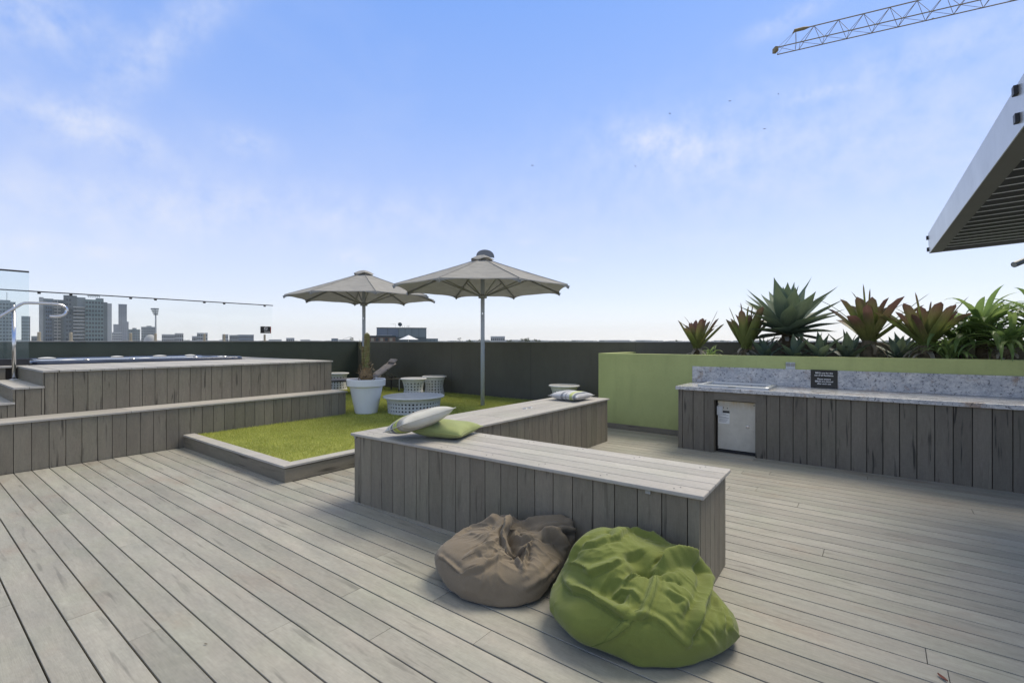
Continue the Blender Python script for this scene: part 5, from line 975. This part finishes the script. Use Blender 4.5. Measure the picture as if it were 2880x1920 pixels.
plant('small upright bromeliad standing alone at the left end of the planter', 1960, 7.95, 'brom', .58, 1, stalk=.16, n=17, spread=52)
plant('olive and purple bromeliad just left of the big agave', 2098, 7.9, 'brom', .68, 2, stalk=.16, n=20, spread=46)
plant('huge blue green agave rosette, tallest in the planter', 2214, 8.15, 'agave', .86, 3, stalk=.42, thick=.07, n=68)
plant('small low agave under the left side of the big one', 2235, 7.72, 'agave', .36, 4, stalk=.06, n=22)
plant('small spreading agave under the right side of the big one', 2306, 7.74, 'agave', .42, 5, stalk=.06, n=24)
plant('low agave tucked behind the small ones, under the reddest bromeliad', 2385, 7.95, 'agave', .44, 15, stalk=.04, n=22)
plant('wide reddish bromeliad on a thick stalk of dry leaves', 2445, 8.0, 'brom', .74, 16, stalk=.26, n=24, spread=58, thick=.08)
plant('reddish green bromeliad with a pale folded dead leaf, right of the widest one', 2606, 7.95, 'brom', .70, 7, stalk=.20, n=26, spread=62, thick=.08)
plant('arching bright green strap leaf clump at the right end of the planter', 2760, 8.05, 'strap', .70, 8, stalk=.30, n=64, thick=.05)
plant('broad leaved green strap plant in front at the right end of the planter', 2830, 7.75, 'strap', .52, 9, stalk=.20, n=52, thick=.05)
plant('low arching strap leaf clump filling the gap right of the last bromeliad', 2700, 8.2, 'strap', .55, 21, stalk=.22, n=60, thick=.04)
plant('green strap leaf clump cut by the right edge of the view', 2935, 8.1, 'strap', .72, 10, stalk=.34, n=60, thick=.05)
plant('low agave in shade between the olive bromeliad and the big rosette', 2150, 7.8, 'agave', .38, 31, stalk=.03, n=24)
plant('small dull agave in the gap between the two reddest bromeliads', 2530, 8.15, 'agave', .42, 32, stalk=.06, n=26)
plant('low strap leaf tuft just behind the lone left bromeliad', 2000, 8.25, 'strap', .26, 33, stalk=.02, n=22, thick=.02)
plant('shaggy strap leaf tuft between the pale leaf bromeliad and the right clumps', 2668, 7.8, 'strap', .38, 34, stalk=.08, n=40, thick=.03)
# ------------------------------------------------------------------ louvred pergola roof
def pergola():
    t = thing('louvred_pergola', 'grey metal louvred pergola roof over the barbecue counter', 'pergola', (.46, 7.57, 2.5), R(1.25))
    tilt = Matrix.Rotation(R(-2.2), 4, 'Y'); steel = plain('weathered_zinc_fascia', (.52, .53, .53), .32, .6, .16, 2.2, .15); under = plain('grey_beam_paint', (.14, .14, .125), .6, .1, .1, 3)
    b = MB(); b.box((0, -4.5, -.004), (.006, 0, .232), tilt); b.box((0.0065, -4.5, .212), (.05, 0, .232), tilt); b.box((.0065, -.006, .0), (4.2, 0, .10), tilt); b.build('fascia', steel, t, bevel=.001)
    b = MB(); b.box((.0065, -4.5, -.002), (.115, -.0065, .05), tilt); b.build('edge_beam', under, t)
    b = MB(); b.box((.1155, -.05, -.001), (4.2, -.0065, .05), tilt); b.build('end_beam', under, t)
    bl = plain('dark_louvre_blade', (.035, .037, .035), .55, .1)
    y = -.10; k = 0
    while y > -4.4:
        b = MB(); M = tilt @ Matrix.Translation((.116, y, .045)) @ Matrix.Rotation(R(-9), 4, 'X')
        b.box((0, -.108, -.006), (4.1, .108, .0), M); o_ = b.build('louvre', bl, t)
        b = MB(); b.box((0, .1082, -.010), (4.1, .1142, .003), M); b.build('louvre_lip', MT['white'], o_)  # white colour paints in the light caught along each blade edge
        y -= .205; k += 1
    for y, z in ((-.004, .045), (-.004, .185), (-4.14, .06), (-4.14, .2)):
        b = MB(); b.box((-.018, y - .02, z - .022), (-.0005, y + .02, z + .022), tilt); b.build('bracket', MT['black'], t)
    for x, yy in ((3.9, -.15), (3.9, -4.3)):
        b = MB(); b.box((x, yy - .06, -2.5), (x + .12, yy + .06, .15)); b.build('post', under, t)
    p = at(2852, 6.0, hgt(744, 6.0)); t2 = thing('spotlight', 'dark cylindrical spotlight on a thin arm under the pergola', 'spotlight', p, YAW)
    b = MB(); d = Vector((.93, .1, .36)).normalized(); b.tube([Vector((0, 0, 0)), d * .2], .036, 16); b.build('lamp_housing', plain('dark_lamp_metal', (.05, .06, .06), .4, .4), t2, smooth=False)
    b = MB(); b.tube([d * -.0015, d * .001], .031, 16); b.build('lens', MT['cap'], t2)
    b = MB(); b.tube([d * .15, d * .15 + Vector((2.3, .4, .13))], .012, 6); b.build('arm', MT['black'], t2)
pergola()
# ------------------------------------------------------------------ tower crane jib
def crane():
    Y0_ = 60.; tip = Vector(((2188 - 1440) / F * Y0_, Y0_, 0)); d = Vector((.9, -.4355, 0)); w = Vector((.4355, .9, 0)); z0 = hgt(133, Y0_)
    t = thing('tower_crane', 'lattice tower crane jib reaching into the sky at upper right', 'crane', Vector((tip.x * math.cos(YAW) - tip.y * math.sin(YAW), tip.x * math.sin(YAW) + tip.y * math.cos(YAW), z0)), YAW)
    mt = plain('weathered_yellow_steel', (.23, .17, .075), .6, .2); W_, H_ = 1.72, 2.05; L_ = 46
    N_ = lambda s: d * s; B = lambda s: d * s + w * W_; T = lambda s: d * s + w * W_ / 2 + Vector((0, 0, H_))
    b = MB(); b.tube([N_(0), N_(L_)], .065, 5); b.tube([B(0), B(L_)], .065, 5); b.tube([T(2.0), T(L_)], .07, 5); b.build('chord', mt, t)
    b = MB(); s = 2.4; p = 2.5
    while s < L_ - p:
        for a, e, r in ((N_(s), T(s + p * .62), .035), (T(s + p * .62), N_(s + p), .026), (B(s), T(s + p * .62), .035), (T(s + p * .62), B(s + p), .026), (N_(s), B(s), .03), (N_(s), B(s + p), .022)): b.tube([a, e], r, 4)
        s += p
    for a, e in ((N_(0), B(0)), (N_(0), T(2.0)), (B(0), T(2.0)), (N_(2.0), T(2.0)), (B(2.0), T(2.0)), (N_(0), B(2)), (N_(2), B(2))): b.tube([a, e], .022, 4)
    b.build('lattice', mt, t)
    b = MB(); b.box((-.05, .5, -.1), (.35, 1.2, .45)); b.build('tip_sheave', mt, t)
    b = MB(); q = T(2.0); b.tube([q - d * .35 - Vector((0, 0, .3)), q - d * .1, q + d * .9, q + d * 1.5], [.05, .2, .2, .07], 8); b.build('chord_head', mt, t)
    b = MB(); m0 = d * L_ + w * W_ / 2
    for x_ in (-1, 1):
        for y_ in (-1, 1): b.tube([m0 + d * x_ + w * y_ + Vector((0, 0, 6)), m0 + d * x_ + w * y_ + Vector((0, 0, -z0 - 26))], .1, 4)
    z = 5
    while z > -z0 - 24:
        for (a1, a2), (c1, c2) in (((-1, -1), (1, -1)), ((1, -1), (1, 1)), ((1, 1), (-1, 1)), ((-1, 1), (-1, -1))): b.tube([m0 + d * a1 + w * a2 + Vector((0, 0, z)), m0 + d * c1 + w * c2 + Vector((0, 0, z - 2))], .05, 4)
        z -= 2
    b.build('mast', mt, t)
crane()
# ------------------------------------------------------------------ the city beyond
def fm(name, c, rough=.7, var=.1): return plain(name, c, rough, 0, var, .05)
CM = dict(con=fm('pale_concrete', (0.361, 0.374, 0.361)), grey=fm('grey_facade', (0.179, 0.212, 0.212)), dgrey=fm('dark_grey_facade', (0.101, 0.124, 0.124)), blue=fm('blue_glass_facade', (0.107, 0.153, 0.192), .3), lb=fm('light_render', (.40, .40, .37)), win=fm('window_band', (.03, .045, .05), .25), red=fm('brick_red', (.16, .10, .07)), green=fm('green_tint_facade', (0.140, 0.199, 0.186), .4))
def tower(name, label, blocks, Y, group=None):
    """blocks: px0, px1, top py, wall material, floors, window columns, depth offset, depth; each tower faces the roof terrace"""
    x0 = min(k[0] for k in blocks); x1 = max(k[1] for k in blocks); pc = (x0 + x1) / 2; ph = math.atan((pc - 1440) / F); cs = math.cos(ph)
    t = thing(name, label, 'building', at(pc, Y, -26), YAW - ph, group); lx = lambda px: (px - pc) / F * Y * cs
    for a, e, py, m, fl, wc, off, dep in blocks:
        X0, X1 = lx(a), lx(e); H = hgt(py, Y) + 26
        b = MB(); b.box((X0, off, 0), (X1, off + dep, H)); b.box((X0 - .0002 * Y, off - .00015 * Y, H), (X1 + .0002 * Y, off + dep, H + .0012 * Y)); b.build('wall', CM[m], t)
        if fl:
            zb = 20.0; dz = (H - zb - .6) / fl; wd = (X1 - X0) / wc
            for i in range(fl):
                b = MB()
                for j in range(wc): b.box((X0 + wd * (j + .16), off - .12, zb + dz * (i + .28)), (X0 + wd * (j + .84), off + .05, zb + dz * (i + .82)))
                b.build('window', CM['win'], t)
    return t, lx
def city():
    GL = 'low buildings along the skyline'
    t, lx = tower('tower_block', 'tallest broad grey apartment tower with balconies on the left skyline', [(180, 216, 834, 'dgrey', 0, 0, 0, 16), (216, 240, 838, 'grey', 0, 0, .8, 16), (240, 292, 843, 'green', 12, 6, -1.2, 16), (270, 292, 838, 'grey', 0, 0, 2, 12), (292, 303, 849, 'dgrey', 0, 0, -.8, 16), (303, 316, 852, 'con', 0, 0, -.4, 16), (186, 202, 838, 'dgrey', 12, 2, -.5, 8)], 420)
    for i in range(12): b = MB(); z = 24 + i * (hgt(850, 420)) / 12; b.box((lx(207), -2.4, z), (lx(238), -.0, z + .8)); b.build('balcony', CM['lb'], t)
    for i in range(7): b = MB(); b.tube([(lx(250 + i * 5), 2, hgt(836, 420) + 26), (lx(247 + i * 5.6), 2, hgt(830, 420) + 26)], .28, 4); b.build('roof_strut', CM['con'], t)
    b = MB(); b.box((lx(245), 1.5, hgt(831.5, 420) + 26), (lx(282), 2.5, hgt(829.5, 420) + 26)); b.build('rooftop_frame', CM['con'], t)
    t, lx = tower('tower_block', 'slightly lower blue grey tower joined left of the tallest one, white balconies', [(110, 122, 838, 'con', 0, 0, 0, 16), (122, 150, 841, 'grey', 0, 0, .3, 16), (150, 181, 843, 'dgrey', 0, 0, .5, 16), (128, 146, 847, 'blue', 12, 3, -.3, 10)], 428)
    for i in range(13): b = MB(); z = 22 + i * (hgt(850, 428) + 2) / 13; b.box((lx(152), -2.2, z), (lx(171), .5, z + 1.0)); b.build('balcony', CM['lb'], t)
    b = MB(); b.box((lx(160.5), -2.4, 20), (lx(163), -1.2, hgt(844, 428) + 26)); b.build('stair_fin', CM['lb'], t)
    t, lx = tower('tower_block', 'grey tower with a thin roof mast seen through the tinted glass screen', [(-70, 45, 848, 'grey', 13, 12, 0, 20), (0, 30, 843, 'grey', 0, 0, 4, 10)], 520)
    b = MB(); b.tube([(lx(20), 6, hgt(843, 520) + 26), (lx(20), 6, hgt(818, 520) + 26)], .3, 4); b.build('mast', CM['dgrey'], t)
    tower('tower_block', 'narrow grey block between the tinted glass screen edge and the twin towers', [(60, 85, 890, 'grey', 9, 4, 0, 20)], 620)
    tower('skyscraper', 'slender dark glass skyscraper stepped at half height', [(333, 357, 856, 'blue', 26, 4, 0, 25), (345, 362, 905, 'blue', 14, 3, -3, 25), (319, 334, 913, 'blue', 12, 3, -2, 25)], 1500)
    tower('office_block', 'pale low block at the foot of the slender skyscraper', [(315, 343, 935, 'con', 5, 6, 0, 14)], 900)
    tower('office_block', 'grey green office block right of the slender skyscraper', [(360, 394, 927, 'green', 6, 5, 0, 14), (372, 384, 923, 'grey', 0, 0, 5, 10)], 1000)
    tower('office_block', 'blue grey office block beside the floodlight mast', [(397, 438, 920, 'grey', 7, 6, 0, 14), (412, 426, 917, 'grey', 0, 0, 5, 10)], 950)
    b = MB(); t = thing('stadium_roof', 'small pale domed roof low at the floodlight mast', 'stadium', at(423, 800, -26), YAW)
    b.grid(lambda u, v: (10 * math.cos(u * 6.2832) * math.sin(v * 1.57), 8 * math.sin(u * 6.2832) * math.sin(v * 1.57), 26 + (hgt(940, 800)) * math.cos(v * 1.57)), 20, 6); b.build('dome', CM['lb'], t, smooth=True)
    b = MB(); b.lathe([(10, 0), (10, 26)], 20); b.build('wall', CM['con'], t)
    Y = 480; t = thing('floodlight_mast', 'tall stadium floodlight mast with a tilted lamp head', 'floodlight', at(438, Y, -26), YAW)
    b = MB(); b.tube([(0, 0, 0), (0, 0, hgt(884, Y) + 26)], [1.2, .6], 8); b.build('mast', CM['con'], t)
    b = MB(); zt = hgt(884, Y) + 26
    for i in range(4): b.box((-1.5 - i * .9, -1.2, zt + i * 1.8 - .4), (2.4 + i * .25, 0, zt + i * 1.8 + .9))
    b.tube([(0, .4, zt - 1), (-1.2, .4, zt + 6.6)], .3, 4); b.build('lamp_head', CM['dgrey'], t)
    lows = [(455, 500, 941, 'lb', 3, 8, 'cream low block with gabled roofline right of the floodlight mast'), (492, 516, 938, 'lb', 3, 4, 'cream corner block, right end of the gabled pair'), (540, 558, 946, 'con', 2, 4, 'small flat block left of the round topped one'),
            (554, 584, 937, 'con', 4, 6, 'round topped apartment block standing above its low neighbours'), (625, 642, 941, 'con', 3, 3, 'narrow pale block starting the long grey terrace'), (645, 672, 943, 'grey', 3, 6, 'short grey block in the long terrace'), (668, 714, 942, 'blue', 3, 9, 'long blue grey block under the small black notice'),
            (88, 108, 946, 'grey', 2, 4, 'small dark block left of the twin towers foot'), (756, 792, 955.5, 'con', 0, 1, 'tiny pale roof right of the glass fence end'), (805, 828, 951, 'con', 2, 4, 'tiny grey block, first beyond the fence end'), (845, 872, 956, 'lb', 0, 1, 'thin pale roof strip left of the pot stump'), (932, 951, 952.5, 'blue', 1, 3, 'tiny blue block left of the pot stump'), (952, 985, 956, 'con', 0, 1, 'thin pale roof strip next to the pot stump'),
            (1380, 1420, 946.5, 'con', 2, 7, 'flat roofed round fronted block right of the near umbrella pole'), (1420, 1520, 957, 'lb', 0, 1, 'long pale roof strip among the skyline trees'), (1700, 1770, 957.4, 'lb', 0, 1, 'thin pale roofs left of the first bromeliad')]
    for a, e, py, m, fl, wc, lab in lows: tower('distant_building', lab, [(a, e, py, m, fl, wc, 0, 8)], random.uniform(650, 800), GL)
    # trees
    tm = G('distant_foliage', .8); tm.col(tm.mix(tm.rnd(), (.040, .055, .020), (.085, .105, .040))); tm = tm.m
    def tree(px, py, w, Y, lab, seed, dense=1.):
        rg = random.Random(seed); t = thing('distant_tree', lab, 'tree', at(px, Y, -26), YAW, 'trees along the skyline'); H = hgt(py, Y) + 26; Wm = w / F * Y / 2
        b = MB(); b.tube([(0, 0, 0), (.1 * Wm, 0, H * .7), (0, 0, H * .92)], [H * .012, H * .008, H * .004], 6)
        for k in range(5): a = rg.uniform(0, 6.28); b.tube([(0, 0, H * .75), (Wm * .6 * math.cos(a), Wm * .5 * math.sin(a), H * rg.uniform(.85, .96))], [H * .004, H * .002], 4)
        b.build('trunk', MT['stalk'], t)
        b = MB(); cl = [(Vector((rg.uniform(-.8, .8) * Wm, rg.uniform(-.6, .6) * Wm, H - rg.uniform(.15, 1.0) * min(Wm, 7))), rg.uniform(.18, .38) * min(Wm, 7)) for _ in range(int(9 * dense) + 3)]
        for c, r in cl:
            for _ in range(60):
                v = Vector((rg.gauss(0, 1), rg.gauss(0, 1), rg.gauss(0, .8))); v.normalize(); p = c + v * r * rg.random() ** .4; s = r * .22 * rg.uniform(.6, 1.3); a1 = Vector((rg.gauss(0, 1), rg.gauss(0, 1), rg.gauss(0, 1))).normalized() * s; a2 = a1.orthogonal().normalized() * s * .7
                o = len(b.v); b.v += [tuple(p - a1), tuple(p - a2), tuple(p + a1), tuple(p + a2)]; b.face((o, o + 1, o + 2, o + 3), [(0, 0)] * 4, rg.random())
        b.build('crown', tm, t)
    tree(1292, 949, 12, 260, 'single small round crowned tree left of the near umbrella pole', 1, .6); tree(1322, 953, 30, 300, 'low spreading tree close left of the near umbrella pole', 2); tree(1346, 952, 14, 280, 'small tree right against the near umbrella pole', 3, .6)
    tree(1475, 949, 34, 280, 'tallest bushy tree group right of the flat roofed block', 4, 1.6); tree(1508, 954, 24, 300, 'lower tree at the right end of the bushy group', 5); tree(988, 949, 14, 90, 'dark spiky treetop left of the pot stump', 6, .7); tree(1548, 956.5, 6, 260, 'tiny lone treetop on the right skyline', 7, .3); tree(1905, 955, 14, 300, 'tiny pair of palm like tops left of the first bromeliad', 8, .5); tree(1440, 955.5, 40, 320, 'low tree line behind the long pale roof strip', 9, 1.2)
    tree(1612, 957.2, 10, 300, 'faint low treetop midway along the right skyline', 12, .4)
    # neighbouring penthouse
    Y = 90; ph = math.atan((1130 - 1440) / F); X = lambda px: (px - 1130) / F * Y * math.cos(ph); Z = lambda py: hgt(py, Y) + 26
    t = thing('penthouse_building', 'dark grey clad rooftop penthouse with dish and awning between the umbrella poles', 'building', at(1130, Y, -26), YAW - ph)
    b = MB(); b.box((X(1060), 0, 0), (X(1200), 9, Z(921.5))); b.build('wall', CM['dgrey'], t)
    for a, e in ((1061, 1090), (1091.5, 1120.5), (1121.5, 1139), (1140, 1157.5), (1158.5, 1177.5), (1178.5, 1199)):
        b = MB(); b.box((X(a), -.06, Z(947)), (X(e), -.005, Z(923))); b.build('cladding_panel', fm('panel_grey', (.135, .165, .20), .5, .05) if a < 1100 else CM['grey'], t)
    b = MB(); b.box((X(1059), -.1, Z(921.5)), (X(1201), 9.1, Z(920.5))); b.build('roof_edge', CM['win'], t)
    b = MB(); b.box((X(1028), -2.2, 0), (X(1112), -.1, Z(948))); b.build('lower_wall', CM['red'], t)
    b = MB(); b.box((X(1027), -2.4, Z(948)), (X(1113), -.1, Z(943.5))); b.build('awning', CM['win'], t)
    b = MB(); b.box((X(1060), -2.0, Z(943.4)), (X(1103), -.1, Z(942))); b.build('awning_top', CM['lb'], t)
    for k in range(6):
        b = MB(); a = 1034 + k * 12.5; b.box((X(a), -2.26, Z(958.5)), (X(a + 8), -2.205, Z(950))); b.build('window', fm('warm_window', (.30, .27, .20), .4) if k % 2 else CM['win'], t)
    b = MB(); b.box((X(1200.5), .5, 0), (X(1234), 5, Z(951))); b.build('side_screen', CM['grey'], t)
    b = MB(); 
    for a in (1211, 1222.5): b.box((X(a), .42, Z(959)), (X(a + .7), .495, Z(951.5)))
    b.build('screen_mullion', CM['win'], t)
    b = MB(); b.lathe([(0, .06), (.25, .04), (.40, 0)], 20); dsh = b.build('satellite_dish', CM['win'], t); dsh.location = (X(1125), 1, Z(911)); dsh.rotation_euler = (R(72), 0, R(14))
    b = MB(); b.tube([(X(1125), 1, Z(921)), (X(1125), 1, Z(912))], .03, 5)
    for px, py in ((1132, 914.5), (1138, 914), (1144.5, 913), (1147, 913), (1149, 913.5), (1151, 913)): b.tube([(X(px), 1, Z(921)), (X(px), 1, Z(py))], .022, 4)
    b.tube([(X(1098), 1, Z(910.5)), (X(1112), 1, Z(909.8))], .02, 4); b.tube([(X(1112), 1, Z(921)), (X(1112), 1, Z(908.5))], .018, 4); b.build('aerial', CM['win'], t)
    t = thing('white_parasol', 'small white parasol in front of the dark penthouse', 'umbrella', at(1149, 84, hgt(990, 84)), YAW)
    z = lambda py: hgt(py, 84) - hgt(990, 84)
    b = MB(); b.lathe([(1.72, z(954)), (.9, z(948.6)), (.05, z(942))], 8, a0=.3); b.build('canopy', MT['print'], t)
    b = MB(); b.tube([(0, 0, 0), (0, 0, z(943))], .05, 6); b.build('pole', MT['print'], t)
    Y = 700; t = thing('tower_crane', 'tiny faraway crane left of the pot stump', 'crane', at(978, Y, -26), YAW); b = MB(); q = lambda px, py: ((px - 978) / F * Y, 0, hgt(py, Y) + 26)
    b.tube([q(987, 960), q(987, 946)], .35, 4); b.tube([q(964, 953), q(986, 946)], .25, 4); b.tube([q(986, 946), q(992, 951)], .25, 4); b.build('jib', CM['grey'], t)
    # skyline fringe
    b = MB(); rg = random.Random(9)
    for k in range(420):
        px = -300 + k * 8.3 + rg.uniform(-3, 3); Y = rg.uniform(900, 1700); h = hgt(959.5 - abs(rg.gauss(0, 1.6)) - (1.2 if px < 760 else .3), Y) + 26; p = at(px, Y); w = rg.uniform(5, 14)
        b.box((p.x - w, p.y - w, -26), (p.x + w, p.y + w, -26 + h), r=rg.random())
    g = G('suburb_mass', .9); tag(b.build('distant_suburbs', g.col(g.mix(g.rnd(), (.14, .17, .15), (.42, .43, .40)))), 'faint strip of far suburbs on the horizon', 'suburbs', kind='stuff')
city()
# ------------------------------------------------------------------ birds and fallen leaves
def birds():
    bm_ = plain('bird_feathers', (.10, .10, .11), .8)
    for px, py, s, lab in ((2053, 284, 5, 'small dark bird above the pair, left of the louvred roof'), (2189, 264, 4, 'small dark bird highest below the crane jib tip'), (2150, 362, 4, 'tiny bird right of the middle of the sky'), (1884, 319, 6, 'gliding bird with spread wings left of the others'), (1787, 467, 6, 'gliding bird low over the right half of the sky'), (1497, 465, 5, 'lone bird near the middle of the sky'), (2623, 52, 7, 'dark bird just under the crane jib')):
        Y = 55; b = MB(); k = s / F * Y * .55
        for sg in (-1, 1): o = len(b.v); b.v += [(0, .06, 0), (0, -.06, 0), (sg * k * .5, -.03, .10 * k), (sg * k, .02, .02 * k)]; b.face((o, o + 1, o + 2, o + 3), [(0, 0)] * 4)
        b.tube([(0, .15, 0), (0, .05, .01), (0, -.1, 0), (0, -.18, 0)], [.01, .035, .03, .008], 5)
        o = b.build('bird', bm_, loc=at(px, Y, hgt(py, Y)), rz=YAW + px); tag(o, lab, 'bird', 'birds in the sky')
    m = plain('red_brown_leaf', (.20, .065, .04), .7)
    for (x, y), L_, a, lab, mm in (((.212, 2.764), .05, -.9, 'curled red brown leaf on the deck at lower right', m), ((-2.56, .93), .018, .4, 'tiny brown leaf scrap on the deck at lower left', MT['stalk']), ((-.83, 5.55), .02, .2, 'tiny white petal on the deck before the barbecue counter', MT['print'])):
        b = MB(); b.grid(lambda u, v: ((u - .5) * L_, (v - .5) * L_ * .34 * math.sin(math.pi * (.08 + .88 * u)) * 1.0, .003 + L_ * .10 * (abs(v - .5) * 2) ** 1.5 + L_ * .06 * (2 * u - 1) ** 2), 10, 4); o = b.build('fallen_leaf', mm, loc=(x, y, .001), rz=a, smooth=True); tag(o, lab, 'leaf', 'scraps fallen on the deck')
birds()
# ------------------------------------------------------------------ the air over the city
def air():
    b = MB(); b.box((-2600, -2600, -28), (2600, 2600, 75)); m = bpy.data.materials.new('haze_air'); m.use_nodes = True; N = m.node_tree.nodes; N.remove(N['Principled BSDF'])
    v = N.new('ShaderNodeVolumePrincipled'); v.inputs['Color'].default_value = (1, 1, 1, 1); v.inputs['Density'].default_value = .00016; v.inputs['Anisotropy'].default_value = .2; m.node_tree.links.new(v.outputs[0], N['Material Output'].inputs['Volume'])
    tag(b.build('haze', m), 'thin pale haze over the city', 'haze', kind='stuff')
air()
